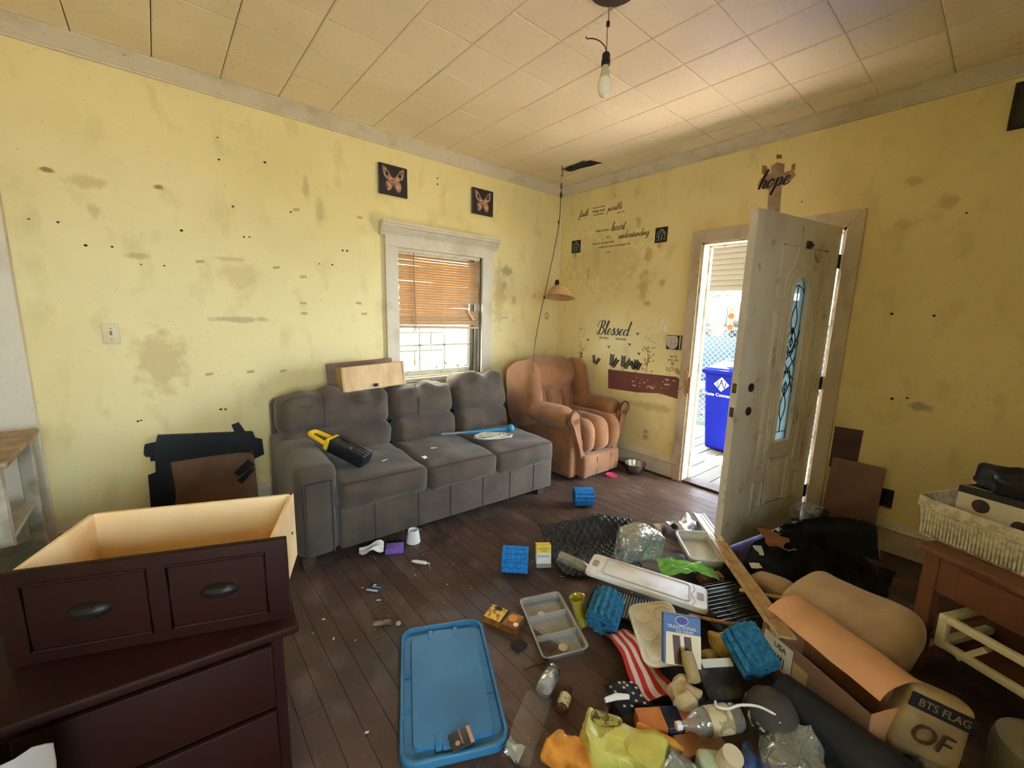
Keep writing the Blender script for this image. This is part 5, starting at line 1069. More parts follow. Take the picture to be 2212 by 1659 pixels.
def sachet(lab, loc, rot, m1, m2, sx=.075, sy=.06):
    t_ = thing('sachet', lab, 'sachet', loc, rot); MB().rbox((0, 0, .003), (sx, sy, .006), .002, 1).build('packet', m1, t_); MB().box((-sx*.42, 0, .007), (sx*.16, sy, .002)).build('torn_strip', m2, t_, smooth=0)
    MB().lathe([(.008, 0), (.008, .0008), (0, .0008)], 12, M=T(sx*.2, sy*.15, .0062)).build('logo', m2, t_, smooth=0); text_mb('CONDIMENT', .009).build('lettering', m2, t_, (0, -.008, .0068), (0, 0, RAD(90)), smooth=0)
    return t_
M_navy = mat('navy_foil', S(56, 62, 84), .4); M_lt = mat('silver_strip', S(200, 206, 214), .4)
sachet('dark blue sachet with silver edge on the bare floor', (-2.71, -1.35, .0), (0, .06, RAD(40)), M_navy, M_lt)
sachet('dark sachet with pinkish edge lying on the big blue lid', (-2.81, -2.325, .034), (0, .1, RAD(165)), mat('dark_foil', S(58, 52, 56), .5), mat('rose_strip', S(190, 150, 130), .5))
tag(MB().rbox((0, 0, .006), (.085, .028, .012), .005, 2, lumpy(150, .004, fr=30)).build('bark_chip', mat('tan_chip', S(150, 130, 104), .9, var=(40, 3, S(90, 74, 56), .4, .6)), None, (-2.785, -1.62, 0), (0, 0, RAD(-30))), 'flaky tan chip above the blue lid', 'debris')
tag(MB().lathe([(0, 0), (.010, .002), (.013, .010), (.008, .018), (0, .02)], 12).build('small_nut', mat('grey_nut', S(160, 146, 136), .7), None, (-2.73, -1.672, 0)), 'small round grey pellet near the top of the blue lid', 'debris')

# ------------------------------------------------------------------ big blue tote lid
M_lid = mat('blue_tote_plastic', S(54, 122, 168), .42, var=(4, 4, S(46, 104, 146), .4, .7), bump=(60, .05))
ld = thing('tote_lid', 'large blue plastic tote lid lying on the floor', 'lid', (-2.715, -2.085, .002), (0, 0, RAD(-26)))
lw, lh = .365, .60
def ring_rr(w0, h0, r0, z): return [(x, y, z) for x, y in rrect(w0, h0, r0, 6)]
secs = [ring_rr(lw, lh, .06, .0), ring_rr(lw, lh, .06, .022), ring_rr(lw-.008, lh-.008, .057, .028), ring_rr(lw-.024, lh-.024, .05, .028), ring_rr(lw-.032, lh-.032, .047, .012), ring_rr(lw-.085, lh-.10, .022, .012), ring_rr(lw-.092, lh-.107, .02, .026)]
n = len(secs[0]); vs = [p for s_ in secs for p in s_]; fs = []
for i in range(len(secs)-1):
    for k in range(n): k2 = (k+1) % n; fs.append((i*n+k, i*n+k2, (i+1)*n+k2, (i+1)*n+k))
fs.append(tuple((len(secs)-1)*n+k for k in range(n)))
MB().add(vs, fs).build('lid', M_lid, ld, smooth=35)
for sy in (1, -1):
    for x_ in (-.055, .055): MB().rbox((x_, sy*(lh/2-.062), .019), (.022, .055, .020), .004, 2).build('rib', M_lid, ld)
    MB().rbox((0, sy*(lh/2-.055), .0155), (.085, .045, .012), .004, 2).build('latch_pad', M_lid, ld)
for sx in (1, -1):
    for y_ in (-.10, .05): MB().box((sx*(lw/2-.03), y_, .014), (.028, .004, .010)).build('rib', M_lid, ld, smooth=0)

# ------------------------------------------------------------------ boxes and bottles of the pile's front
M_sug = mat('sugar_yellow', S(232, 196, 56), .5); M_card = mat('white_card', S(226, 222, 214), .6); M_blueink = mat('blue_ink', S(60, 70, 150), .6)
sg_ = thing('sugar_box', 'yellow and white sugar box standing beside a blue foam roller', 'carton', (-1.875, -1.76, 0), (RAD(-14), 0, RAD(-36)))
MB().box((0, 0, .054), (.085, .048, .062)).build('carton', M_card, sg_, bev=.001); MB().box((0, 0, .107), (.0852, .0482, .046)).build('yellow_band', M_sug, sg_, bev=.001); MB().box((.0428, 0, .065), (.0012, .046, .126)).build('yellow_side', M_sug, sg_, smooth=0)
MB().box((0, 0, .011), (.085, .048, .022)).build('base_flap', mat('grey_flap', S(150, 144, 140), .7), sg_, bev=.001)
text_mb('Domino', .021).build('lettering', M_blueink, sg_, (0, -.0245, .066), (RAD(90), 0, 0), smooth=0); text_mb('LIGHT BROWN', .010).build('lettering', M_ink, sg_, (0, -.0246, .108), (RAD(90), 0, 0), smooth=0); text_mb('SUGAR', .010).build('lettering', M_ink, sg_, (0, -.0246, .096), (RAD(90), 0, 0), smooth=0)
M_clear = clear_mat('clear_plastic', (.93, .95, .96, 1), .12, .25, .10, (.8, .84, .88, 1), bump=(60, .3))
wb_ = thing('water_bottle', 'crushed clear water bottle on the black quilted mat', 'bottle', (-1.755, -1.895, .040), (0, 0, RAD(-78)))
prof = [(0, -.095)] + [(.030+.003*(k % 2), -.09+.012*k) for k in range(12)] + [(.030, .058), (.018, .082), (.012, .09), (.012, .10), (0, .10)]
MB().lathe(prof, 20, M=RY(90)).build('body', M_clear, wb_); MB().lathe([(.014, .099), (.014, .112), (0, .112)], 14, M=RY(90)).build('cap', M_card, wb_)
M_ycup = clear_mat('yellow_cup_plastic', (.86, .80, .10, 1), .15, .2, .35, (.72, .62, .08, 1))
yc = thing('plastic_cup', 'translucent yellow plastic tumbler leaning behind the clear tray', 'cup', (-2.06, -2.215, .012), (RAD(-14), RAD(-6), 0))
MB().lathe([(0, 0), (.026, 0), (.029, .05), (.033, .12), (.038, .135), (.035, .134), (.030, .12), (.026, .05), (.023, .004), (0, .004)], 24).build('wall', M_ycup, yc)
ct = thing('divided_tray', 'clear plastic tray with three compartments on the floor', 'tray', (-2.185, -2.135, .002), (RAD(2), RAD(-3), RAD(-25)))
M_tray = clear_mat('milky_tray_plastic', (.90, .89, .87, 1), .2, .18, .22, (.72, .70, .66, 1)); tw_, tl_ = .215, .365
MB().prism(rrect(tw_-.03, tl_-.03, .02), 0, .0015).build('floor_panel', M_tray, ct, smooth=0)
secs = [[(x, y, z) for x, y in rrect(tw_-d, tl_-d, r0, 5)] for d, z, r0 in ((.03, .001, .018), (.018, .034, .02), (.0, .036, .024), (0, .040, .024))]
n = len(secs[0]); mb = MB(); vs = [p for s_ in secs for p in s_]; fs = []
for i in range(3):
    for k in range(n): k2 = (k+1) % n; fs.append((i*n+k, i*n+k2, (i+1)*n+k2, (i+1)*n+k))
mb.add(vs, fs); o = mb.build('rim_wall', M_tray, ct); sm_ = o.modifiers.new('thick', 'SOLIDIFY'); sm_.thickness = .0016
for y_ in (-.06, .06): MB().box((0, y_, .018), (tw_-.028, .004, .033)).build('divider', M_tray, ct, smooth=0)
for (x_, y_, r0) in ((-.02, .095, .017), (.01, -.115, .020)): MB().lathe([(r0, .002), (r0, .004), (0, .004)], 18, M=T(x_, y_, 0)).build('round_sticker', mat('cream_sticker', S(214, 200, 176), .6), ct, smooth=0)
ck = thing('cracker_box', 'small yellow and brown snack box left of the clear tray', 'carton', (-2.335, -1.965, .0), (RAD(3), 0, RAD(-68)))
M_ckbr = mat('cracker_brown', S(160, 104, 40), .5, var=(20, 3, S(120, 72, 30), .4, .6)); M_cky = mat('cracker_yellow', S(236, 190, 60), .5, var=(70, 4, S(150, 100, 30), .45, .6))
MB().box((0, 0, .018), (.175, .085, .036)).build('carton', M_ckbr, ck, bev=.002); MB().box((-.042, 0, .0365), (.085, .084, .001)).build('yellow_panel', M_cky, ck, smooth=0); MB().box((.008, 0, .0368), (.014, .084, .001)).build('dark_band', M_black, ck, smooth=0)
MB().lathe([(.022, 0), (.022, .002), (0, .004)], 12, M=T(.045, .008, .0365)).build('orange_print', mat('orange_print', S(220, 140, 50), .5), ck, smooth=0); MB().lathe([(.012, 0), (.012, .001), (0, .001)], 14, M=T(.074, -.02, .0367)).build('round_mark', M_card, ck, smooth=0)
MB().lathe([(.014, 0), (.014, .001), (0, .001)], 9, M=T(-.045, .03, .0375) @ Matrix.Diagonal((1.5, .8, 1, 1))).build('torn_hole', M_black, ck, smooth=0)
jr = thing('jar', 'clear jar with white remains lying near the blue lid', 'jar', (-2.437, -2.355, .034), (0, 0, RAD(20)))
MB().lathe([(0, -.052), (.030, -.05), (.033, -.04), (.033, .03), (.026, .042), (.026, .052), (0, .052)], 22, M=RY(90)).build('glass', M_clear, jr); MB().lathe([(0, -.04), (.028, -.038), (.0285, .015), (0, .02)], 18, M=RY(90)).build('contents', mat('white_residue', S(206, 198, 188), .8, var=(30, 3, S(160, 130, 110), .5, .6)), jr); MB().lathe([(.028, .044), (.028, .056), (0, .056)], 20, M=RY(90)).build('silver_lid', M_steel, jr)
pbt = thing('pill_bottle', 'small brown medicine bottle with cream label beside the jar', 'bottle', (-2.425, -2.435, .022), (0, 0, RAD(25)))
MB().lathe([(0, -.05), (.020, -.048), (.022, -.04), (.022, .022), (.014, .034), (.014, .046), (0, .046)], 20, M=RY(90)).build('glass', mat('amber_glass', S(86, 52, 28), .2), pbt); MB().lathe([(.0224, -.03), (.0224, .018)], 20, M=RY(90), cap=False).build('label', mat('cream_label', S(214, 200, 160), .6, var=(90, 2, S(150, 130, 96), .55, .62)), pbt); MB().lathe([(.016, .036), (.016, .054), (0, .054)], 16, M=RY(90)).build('cap', mat('brown_cap', S(60, 40, 30), .5), pbt)

# ------------------------------------------------------------------ middle of the pile
M_mat = mat('black_quilted_vinyl', S(34, 32, 34), .5)
def quilt(u, v):
    x_, y_ = (u-.5)*.62, (v-.5)*.46; hump = .15*math.exp(-((v-.92)/.20)**2)*(1-.5*abs(2*u-1.3))+.05*max(0, u-.7)
    q = .013*abs(sin(x_*pi/.046+y_*pi/.046))*abs(sin(x_*pi/.046-y_*pi/.046)); return (x_*(1-.25*(1-v)), y_, hump+q+.012+.02*max(0, .15-u)/.15)
tag(MB().grid(quilt, 90, 66, .006).build('quilted_mat', M_mat, None, (-1.55, -1.86, .0), (0, 0, RAD(-36)), smooth=60), 'black diamond quilted mat curled up on the floor', 'mat')
M_wpl = mat('white_worn_plastic', S(226, 222, 216), .45, var=(7, 4, S(196, 188, 176), .45, .7))
wt = thing('cutting_board', 'white plastic carving board with a grooved rim on the pile', 'board', (-1.745, -2.335, .165), (RAD(-7), RAD(3), RAD(-65)))
MB().prism(rrect(.56, .225, .03, 6), -.012, .012).build('board', M_wpl, wt, bev=.006)
gp = [(x, y, .012) for x, y in rrect(.40, .165, .02, 4)]; MB().tube(gp, .005, 6, closed=True).build('groove_rim', mat('groove_shadow', S(190, 180, 166), .5), wt)
for s_ in (1, -1):
    MB().prism(rrect(.03, .07, .012, 4, s_*.247, 0), .0121, .0135).build('handle_slot', mat('slot_grey', S(150, 140, 126), .6), wt, smooth=0); MB().tube(smooth_path([(s_*.215, .095, .0125), (s_*.222, .05, .0125), (s_*.208, 0, .0125), (s_*.222, -.05, .0125), (s_*.215, -.095, .0125)], 4), .004, 6).build('wavy_ridge', M_wpl, wt)
# louvred white grille under the board
lg = thing('plastic_grille', 'beige slotted plastic grille under the carving board', 'grille', (-1.855, -2.33, .062), (RAD(-3), 0, RAD(-65)))
MB().box((0, 0, 0), (.38, .20, .006)).build('backing', mat('grille_dark', S(96, 84, 74), .7), lg, smooth=0)
for k in range(28): MB().box((-.175+k*.013, 0, .006), (.006, .19, .008)).build('slot_bar', M_wpl, lg, smooth=0)
MB().tube([(x, y, .004) for x, y in rrect(.38, .20, .03, 4)], .008, 6, closed=True).build('frame', M_black, lg)
tag(MB().rbox((0, 0, .0125), (.36, .20, .025), .006, 2).build('storage_box', mat('dim_green_box', S(70, 80, 66), .7), None, (-1.80, -2.36, 0), (0, 0, RAD(-62))), 'dull green flat box at the bottom of the pile', 'box')
M_egg = mat('cream_tray_plastic', S(222, 214, 196), .4, var=(8, 4, S(196, 184, 160), .45, .7))
et = thing('muffin_tray', 'cream plastic tray with six round wells on the pile', 'tray', (-1.945, -2.535, .145), (RAD(8), RAD(-10), RAD(-42)))
MB().prism(rrect(.19, .29, .04, 6), 0, .004).build('sheet', M_egg, et, smooth=0); MB().tube([(x, y, .004) for x, y in rrect(.19, .29, .04, 6)], .006, 8, closed=True).build('rim', M_egg, et)
for i in range(2):
    for j in range(3): MB().lathe([(.038, .004), (.036, .0075), (.032, .004), (.026, .0005), (0, .0004)], 22, M=T(-.042+.084*i, -.085+.085*j, .001)).build('well', M_egg, et)
ic = thing('ice_cream_box', 'blue and cream ice cream sandwich box leaning on the pile', 'carton', (-2.06, -2.69, .185), (RAD(62), RAD(0), RAD(-52)))
MB().box((0, 0, -.02), (.135, .17, .04)).build('carton', mat('box_blue', S(44, 78, 138), .5), ic, bev=.002)
MB().box((.005, -.03, .0005), (.125, .108, .001)).build('cream_panel', mat('cream_print', S(222, 206, 176), .6), ic, smooth=0); MB().box((0, .055, .0006), (.134, .056, .001)).build('blue_panel', mat('box_blue2', S(50, 92, 156), .5), ic, smooth=0)
for x_, c_i in ((-.022, 0), (.018, 1)): MB().prism([(-.012, .045), (.014, .045), (.022, -.05), (-.004, -.05)], .001, .003, M=T(x_, -.03, 0)).build('wafer_print', mat('wafer_brown', S(86, 48, 46), .6), ic, smooth=0)
MB().prism([(-.004, .045), (.004, .045), (.012, -.05), (.004, -.05)], .001, .0028, M=T(.002, -.03, 0)).build('cream_stripe', M_card, ic, smooth=0)
MB().lathe([(.019, 0), (.019, .001), (0, .001)], 20, M=T(.0, .067, .0012) @ Matrix.Diagonal((1.2, .8, 1, 1))).build('round_logo', M_blueink, ic, smooth=0); MB().tube([(.023*cos(a), .067+.0155*sin(a), .0022) for a in [q*pi/10 for q in range(20)]], .0012, 4, closed=True).build('logo_ring', M_card, ic)
text_mb('TRADITIONAL', .0165).build('lettering', M_card, ic, (0, .043, .0018), smooth=0); text_mb('ICE CREAM', .0125).build('lettering', M_card, ic, (.01, .030, .0018), smooth=0)
# flag bag: stripes and stars as separate cloth strips
fg = thing('flag_cloth', 'crumpled stars and stripes fabric lying in the rubbish', 'flag', (-2.15, -2.555, .0), (0, 0, RAD(-112)))
M_red = mat('flag_red', S(176, 36, 34), .8); M_fw = mat('flag_white', S(206, 184, 170), .8); M_star = mat('flag_navy', S(30, 30, 36), .85)
for k in range(7):
    y0, y1 = -.055+k*.0165, -.055+(k+1)*.0165
    MB().grid(lambda u, v: (-.15+.30*u, (y0+(y1-y0)*v)*(1+.9*max(0, u-.45)), .055+.03*sin(u*5)+.018*nz((u*5, (y0+(y1-y0)*v)*20, 3))-.03*(u < .0)), 16, 2, .002).build('stripe', M_red if k % 2 == 0 else M_fw, fg, smooth=60)
cf = lambda u, v: (.05+.13*u+.01*nz((u*4, v*4, 5)), -.17+.12*v, .03+.03*sin(pi*u)*sin(pi*v)+.012*nz((u*4, v*4, 1)))
MB().grid(cf, 14, 14, .002).build('star_field', M_star, fg, smooth=60)
st_pts = [((.0075 if q % 2 == 0 else .003)*cos(pi/2+q*pi/5), (.0075 if q % 2 == 0 else .003)*sin(pi/2+q*pi/5)) for q in range(10)]
for i in range(4):
    for j in range(4): p = cf(.16+.22*i+.1*(j % 2), .16+.22*j) if .16+.22*i+.1*(j % 2) < 1 else cf(.95, .16+.22*j); MB().prism(st_pts, .001, .0022, M=T(p[0], p[1], p[2]+.002)).build('star', M_fw, fg, smooth=0)
tag(MB().tube([(-.045, 0, 0), (0, .004, .004), (.045, 0, 0)], [.008, .011, .008], 8).build('white_stub', M_card, None, (-2.285, -2.585, .085), (0, 0, RAD(-30))), 'short cream stub lying on the starry cloth', 'debris')
# tin, foil, plastic box, bags behind the board
tn = thing('tin_can', 'small rusty tin can lying on its side near the door', 'can', (-1.0, -1.975, .036), (0, 0, RAD(-30)))
MB().lathe([(0, -.042), (.034, -.042), (.036, -.04), (.0345, -.03), (.0345, .03), (.036, .04), (.034, .042), (.032, .038), (0, .037)], 24, M=RY(90)).build('body', mat('rusty_tin', S(156, 136, 106), .45, metal=.4, var=(14, 4, S(104, 66, 40), .45, .65)), tn); MB().lathe([(.0348, -.028), (.0348, .005)], 24, M=RY(90), cap=False).build('label', mat('tin_label', S(190, 178, 156), .6), tn)
M_foil = mat('crumpled_foil', S(206, 214, 220), .18, metal=.9, bump=(40, 1.0))
scrap('foil_sheet', 'crumpled silver foil sheet near the door sill', (-.845, -2.09, .02), .20, .17, M_foil, 41, (0, 0, -.5), .42, 'foil', 16)
pc2 = thing('food_container', 'milky plastic food container under the white strip', 'container', (-1.115, -2.31, .0), (0, RAD(4), RAD(-134)))
M_milk = mat('milky_plastic', S(206, 206, 196), .3)
MB().prism(rrect(.27, .19, .035, 5), 0, .004).build('bottom', M_milk, pc2, smooth=0); MB().tube([(x, y, .058) for x, y in rrect(.29, .21, .04, 5)], .008, 8, closed=True).build('rim', M_milk, pc2)
mb = MB(); o1 = rrect(.27, .19, .035, 5); o2 = rrect(.285, .205, .038, 5); n = len(o1); mb.add([(x, y, .002) for x, y in o1]+[(x, y, .058) for x, y in o2], [(k, (k+1) % n, n+(k+1) % n, n+k) for k in range(n)]); o = mb.build('wall', M_milk, pc2); o.modifiers.new('thick', 'SOLIDIFY').thickness = .002
scrap('wrapper', 'pale blue wrapper inside the food container', (-1.13, -2.31, .012), .16, .10, M_foil, 45, (0, 0, .6), .25, 'wrapper', 10)
M_bag = clear_mat('clear_bag_film', (.92, .96, .95, 1), .2, .3, .16, (.75, .85, .82, 1), bump=(25, .8))
tag(MB().rbox((0, 0, 0), (.26, .20, .16), .06, 4, crumple(161, .075, 9), dens=26).build('plastic_bag', M_bag, None, (-1.47, -2.12, .085), (0, 0, -.3), smooth=30), 'crumpled clear plastic bag behind the carving board', 'bag')
M_green = mat('green_bag_film', S(120, 200, 84), .3, var=(9, 3, S(176, 226, 150), .45, .65), bump=(20, .7))
tag(MB().grid(lambda u, v: ((u-.5)*.30, (v-.5)*.17*(1-.45*u), .05+.05*sin(pi*u)*(1-.5*v)+.03*nz((u*6, v*5, 2))), 20, 14, .0015).build('plastic_bag', M_green, None, (-1.37, -2.31, .012), (.1, 0, RAD(-50)), smooth=50), 'bright green plastic bag behind the carving board', 'bag')
# long trim strip across the pile
ts = thing('trim_board', 'long white and tan moulded trim strip lying across the pile', 'trim board', (-1.10, -2.452, .128), (0, RAD(-6), RAD(-141)))
M_strip = mat('tan_painted_strip', S(196, 164, 116), .5, var=(14, 4, S(160, 124, 80), .45, .7), bump=(30, .2)); M_strip_w = mat('white_painted_strip', S(226, 222, 212), .45)
for x0, x1, m_ in ((-.62, -.16, M_strip_w), (-.16, .74, M_strip)):
    MB().box(((x0+x1)/2, 0, 0), (x1-x0, .080, .010)).build('board', m_, ts, bev=.002)
    for y_ in (-.033, .033): MB().rbox(((x0+x1)/2, y_, .008), (x1-x0, .012, .010), .003, 1).build('bead', m_, ts)
MB().box((-.39, .004, .0055), (.42, .004, .002)).build('groove', M_black, ts, smooth=0)
# black oven rack and tray
rk = thing('wire_rack', 'black wire rack beside the carving board', 'rack', (-1.44, -2.66, .10), (RAD(4), RAD(-3), RAD(-28)))
M_rkw = mat('rack_wire', S(36, 34, 36), .35, metal=.5)
MB().tube([(x, y, 0) for x, y in rrect(.34, .28, .02, 3)], .004, 6, closed=True).build('frame', M_rkw, rk)
for k in range(12): MB().tube([(-.165, -.125+k*.0227, .001), (.165, -.125+k*.0227, .001)], .0042, 5).build('rack_bar', M_rkw, rk)
for x_ in (-.09, .09): MB().tube([(x_, -.137, -.004), (x_, .137, -.004)], .003, 5).build('cross_bar', M_rkw, rk)
tag(MB().rbox((0, 0, 0), (.36, .30, .03), .012, 2).build('baking_tray', mat('grey_speckled_tray', S(120, 116, 116), .5, var=(30, 3, S(70, 66, 66), .4, .6)), None, (-1.45, -2.665, .068), (RAD(4), RAD(-3), RAD(-28))), 'grey speckled metal tray under the black rack', 'tray')
tag(MB().rbox((0, 0, .016), (.30, .26, .03), .008, 2).build('cardboard_flat', mat('dark_brown_card', S(62, 46, 38), .8), None, (-1.46, -2.68, 0), (0, 0, RAD(-30))), 'dark brown flat carton under the grey tray', 'carton')
tag(MB().tube([(-.16, 0, 0), (.16, 0, 0)], .009, 8).build('wooden_stick', M_strip, None, (-1.355, -2.79, .165), (0, RAD(-2), RAD(-60))), 'thin wooden stick lying beside the trim strip', 'stick')
for i, (x_, y_, z_, l_) in enumerate(((-1.02, -2.48, .10, 'brown wood block right of the trim strip'), (-1.26, -2.44, .09, 'wood offcut left of the trim strip near the food container'))): tag(MB().box((0, 0, 0), (.14, .05, .03)).build('wood_block', M_rawwood if i else M_darkwood, None, (x_, y_, z_-.05), (.1, 0, RAD(-40+15*i)), bev=.002), l_, 'wood block')
M_lasagna = mat('yellow_crumple', S(196, 166, 84), .7, var=(16, 4, S(140, 108, 44), .4, .65), bump=(30, .6))
tag(MB().rbox((0, 0, 0), (.24, .11, .07), .03, 5, lumpy(171, .022, fr=22)).build('noodle_pack', M_lasagna, None, (-1.70, -2.82, .10), (0, 0, RAD(-25)), smooth=60), 'crumpled yellow wrapper below the end of the trim strip', 'wrapper')
eg = thing('potato_peel', 'yellow round package with dark print left of the blue roller', 'package', (-1.85, -2.735, .075), (.6, .2, 0)); MB().rbox((0, 0, 0), (.09, .10, .06), .028, 4, lumpy(173, .008, fr=18)).build('pack', M_lasagna, eg); MB().lathe([(.014, 0), (.014, .002), (0, .002)], 14, M=T(.02, -.02, .032)).build('dark_mark', M_black, eg)
tag(MB().rbox((0, 0, 0), (.15, .11, .03), .003, 1).build('video_case', mat('dark_case', S(56, 52, 56), .4, var=(14, 3, S(90, 92, 80), .5, .65)), None, (-1.975, -2.80, .10), (RAD(25), RAD(5), RAD(-35))), 'dark flat case under the ice cream box', 'case')
tag(MB().box((0, 0, 0), (.12, .03, .004)).build('paper_strip', M_paper, None, (-1.945, -2.775, .150), (.3, 0, RAD(-35)), smooth=0), 'torn white paper strip right of the ice cream box', 'paper')
tag(MB().tube([(-.13, 0, 0), (.13, 0, 0)], .007, 8).build('wooden_stick', M_rawwood, None, (-1.72, -2.70, .145), (0, 0, RAD(-58))), 'wooden dowel lying between tray and blue roller', 'stick')
# ------------------------------------------------------------------ bottom of the pile, nearest the viewer
M_org = mat('orange_card', S(196, 118, 56), .6, var=(14, 3, S(164, 92, 42), .4, .65)); M_bluebx = mat('dark_blue_card', S(30, 32, 58), .5, var=(30, 3, S(80, 76, 84), .58, .66))
ob = thing('snack_carton', 'orange and dark blue carton below the flag cloth', 'carton', (-2.255, -2.705, .035), (RAD(6), 0, RAD(-35)))
MB().box((-.045, 0, 0), (.09, .075, .06)).build('orange_end', M_org, ob, bev=.002); MB().box((.03, 0, 0), (.06, .0755, .061)).build('blue_band', M_bluebx, ob, bev=.001); MB().box((.085, .0, 0), (.05, .075, .06)).build('orange_end', mat('salmon_card', S(206, 112, 76), .6), ob, bev=.002)
tag(MB().box((0, 0, 0), (.16, .07, .05)).build('snack_carton', mat('tan_card', S(164, 112, 66), .7), None, (-2.235, -2.83, .035), (0, 0, RAD(-32)), bev=.002), 'tan carton beside the clear bottle', 'carton')
yb_ = thing('mustard_tube', 'slim orange bottle lying below the orange carton', 'bottle', (-2.335, -2.735, .055), (0, RAD(8), RAD(-62)))
MB().lathe([(0, -.075), (.014, -.074), (.018, -.06), (.018, .05), (.010, .064), (.009, .075), (0, .076)], 16, M=RY(90)).build('body', mat('mustard', S(214, 150, 50), .4, var=(12, 3, S(160, 92, 30), .5, .66)), yb_)
bo = thing('soda_bottle', 'clear plastic bottle with cream label lying in the pile', 'bottle', (-2.16, -2.855, .115), (0, RAD(-4), RAD(-34)))
MB().lathe([(0, -.12), (.010, -.118), (.011, -.10), (.022, -.075), (.040, -.045), (.042, .08), (.036, .095), (0, .095)], 24, M=RY(90)).build('body', M_clear, bo); MB().lathe([(.0424, -.02), (.0424, .055)], 24, M=RY(90), cap=False).build('label', mat('bottle_label', S(196, 180, 142), .6, var=(24, 2, S(150, 130, 96), .52, .58)), bo); MB().lathe([(.013, -.125), (.013, -.108), (0, -.106)], 14, M=RY(90)).build('cap', M_card, bo)
cp = thing('baseball_cap', 'dark cap with patterned band half buried in the pile', 'cap', (-2.02, -2.965, .11), (RAD(14), RAD(4), RAD(-32)))
M_cap = mat('charcoal_cap', S(66, 60, 58), .85); M_band = mat('patterned_band', S(40, 34, 34), .7, var=(55, 2, S(190, 178, 160), .56, .6))
MB().lathe([(.092, 0), (.094, .02), (.088, .055), (.066, .085), (.03, .10), (0, .103)], 26).build('crown', M_cap, cp); MB().lathe([(.0945, .001), (.0965, .02), (.0925, .036)], 26, cap=False).build('band', M_band, cp)
MB().grid(lambda u, v: ((u-.5)*.17, -.085-.075*v*(1-(2*u-1)**2*.5), .004+.018*(2*u-1)**2*(-1)), 14, 6, .004).build('brim', M_cap, cp, smooth=60)
tag(MB().tube(smooth_path([(-.08, .03, .0), (-.095, .01, .006), (-.07, -.01, .01), (-.02, -.012, .008), (.04, -.03, 0), (.085, -.06, -.02), (.08, -.075, -.03)], 5), .004, 6).build('white_cord', M_card, None, (-2.105, -2.93, .185), (0, 0, RAD(-20))), 'white cord curving over the cap and bottle', 'cord')  # plain length of white cord
tag(MB().rbox((0, 0, 0), (.10, .09, .075), .035, 5, lumpy(181, .022, fr=26)).build('paper_ball', mat('crumpled_tan_paper', S(184, 160, 122), .8, bump=(40, .6)), None, (-2.165, -2.755, .10), smooth=60), 'crumpled tan paper ball left of the cap', 'paper')
tag(MB().lathe([(0, 0), (.022, 0), (.024, .05), (.022, .09), (0, .092)], 16, M=RY(70)).build('cork', mat('pale_cork', S(170, 152, 112), .8), None, (-2.13, -2.76, .13), (0, 0, .8)), 'pale cork coloured cylinder above the paper ball', 'cork')
M_ybag = mat('yellow_film', S(206, 198, 104), .4, var=(8, 4, S(176, 160, 70), .4, .7), bump=(25, .6)); M_oranp = mat('orange_film', S(222, 150, 60), .35, var=(9, 4, S(150, 76, 34), .45, .65))
yb2 = thing('produce_bag', 'yellow translucent produce bag at the bottom edge', 'bag', (-2.44, -2.70, .0), (0, 0, RAD(-60)))
MB().rbox((0, 0, .055), (.26, .13, .10), .035, 4, crumple(185, .055, 12), dens=26).build('bag', M_ybag, yb2, smooth=30)
bl_ = MB().rbox((-.06, .045, .085), (.11, .05, .05), .02, 3, lumpy(186, .006)).build('green_panel', mat('olive_panel', S(150, 140, 60), .4, var=(60, 2, S(70, 60, 30), .52, .58)), yb2); text_mb('Mission', .022).build('lettering', mat('maroon_print', S(90, 40, 26), .6), yb2, (-.06, .045, .1155), (0, 0, RAD(100)), smooth=0)
tag(MB().rbox((0, 0, .04), (.17, .09, .08), .025, 4, crumple(188, .04, 14), dens=20).build('snack_bag', M_oranp, None, (-2.505, -2.62, .0), (0, 0, RAD(-70)), smooth=30), 'orange snack bag left of the yellow bag', 'bag')
tag(MB().rbox((0, 0, 0), (.12, .10, .10), .03, 4, crumple(190, .05, 14), dens=20).build('plastic_dome', M_bag, None, (-2.34, -2.84, .06), smooth=30), 'clear crumpled plastic dome beside the yellow bag', 'plastic')
tag(MB().lathe([(0, 0), (.032, 0), (.033, .06), (.030, .066), (.030, .085), (0, .086)], 20).build('spice_jar', mat('ribbed_white', S(206, 192, 160), .5), None, (-2.262, -2.925, .06), (RAD(15), RAD(-8), 0)), 'cream lidded jar at the bottom edge of the pile', 'jar')
tag(MB().rbox((0, 0, 0), (.13, .06, .09), .02, 4, lumpy(193, .012, fr=16)).build('wrapper', mat('green_white_wrap', S(170, 180, 150), .4, var=(12, 2, S(50, 110, 64), .52, .6)), None, (-2.30, -2.89, .05), (0, 0, -.7)), 'green and white wrapper under the cream jar', 'wrapper')
tag(MB().rbox((0, 0, 0), (.19, .14, .12), .04, 4, crumple(195, .07, 12), dens=24).build('plastic_bag', M_bag, None, (-2.06, -3.09, .09), (0, 0, .4), smooth=30), 'clear crumpled plastic wrap right of the cap', 'bag')
scrap('wrapper', 'small blue wrapper under the clear plastic wrap', (-2.15, -3.01, .07), .11, .09, mat('blue_wrap', S(60, 84, 140), .4), 51, (.3, .1, .2), .4, 'wrapper', 8)
tag(MB().box((0, 0, 0), (.28, .20, .016)).build('cardboard_flat', mat('dim_card', S(92, 72, 58), .8), None, (-2.12, -2.90, .010), (0, 0, RAD(-32)), bev=.003), 'dim brown carton flat beneath cap and bottle', 'carton')
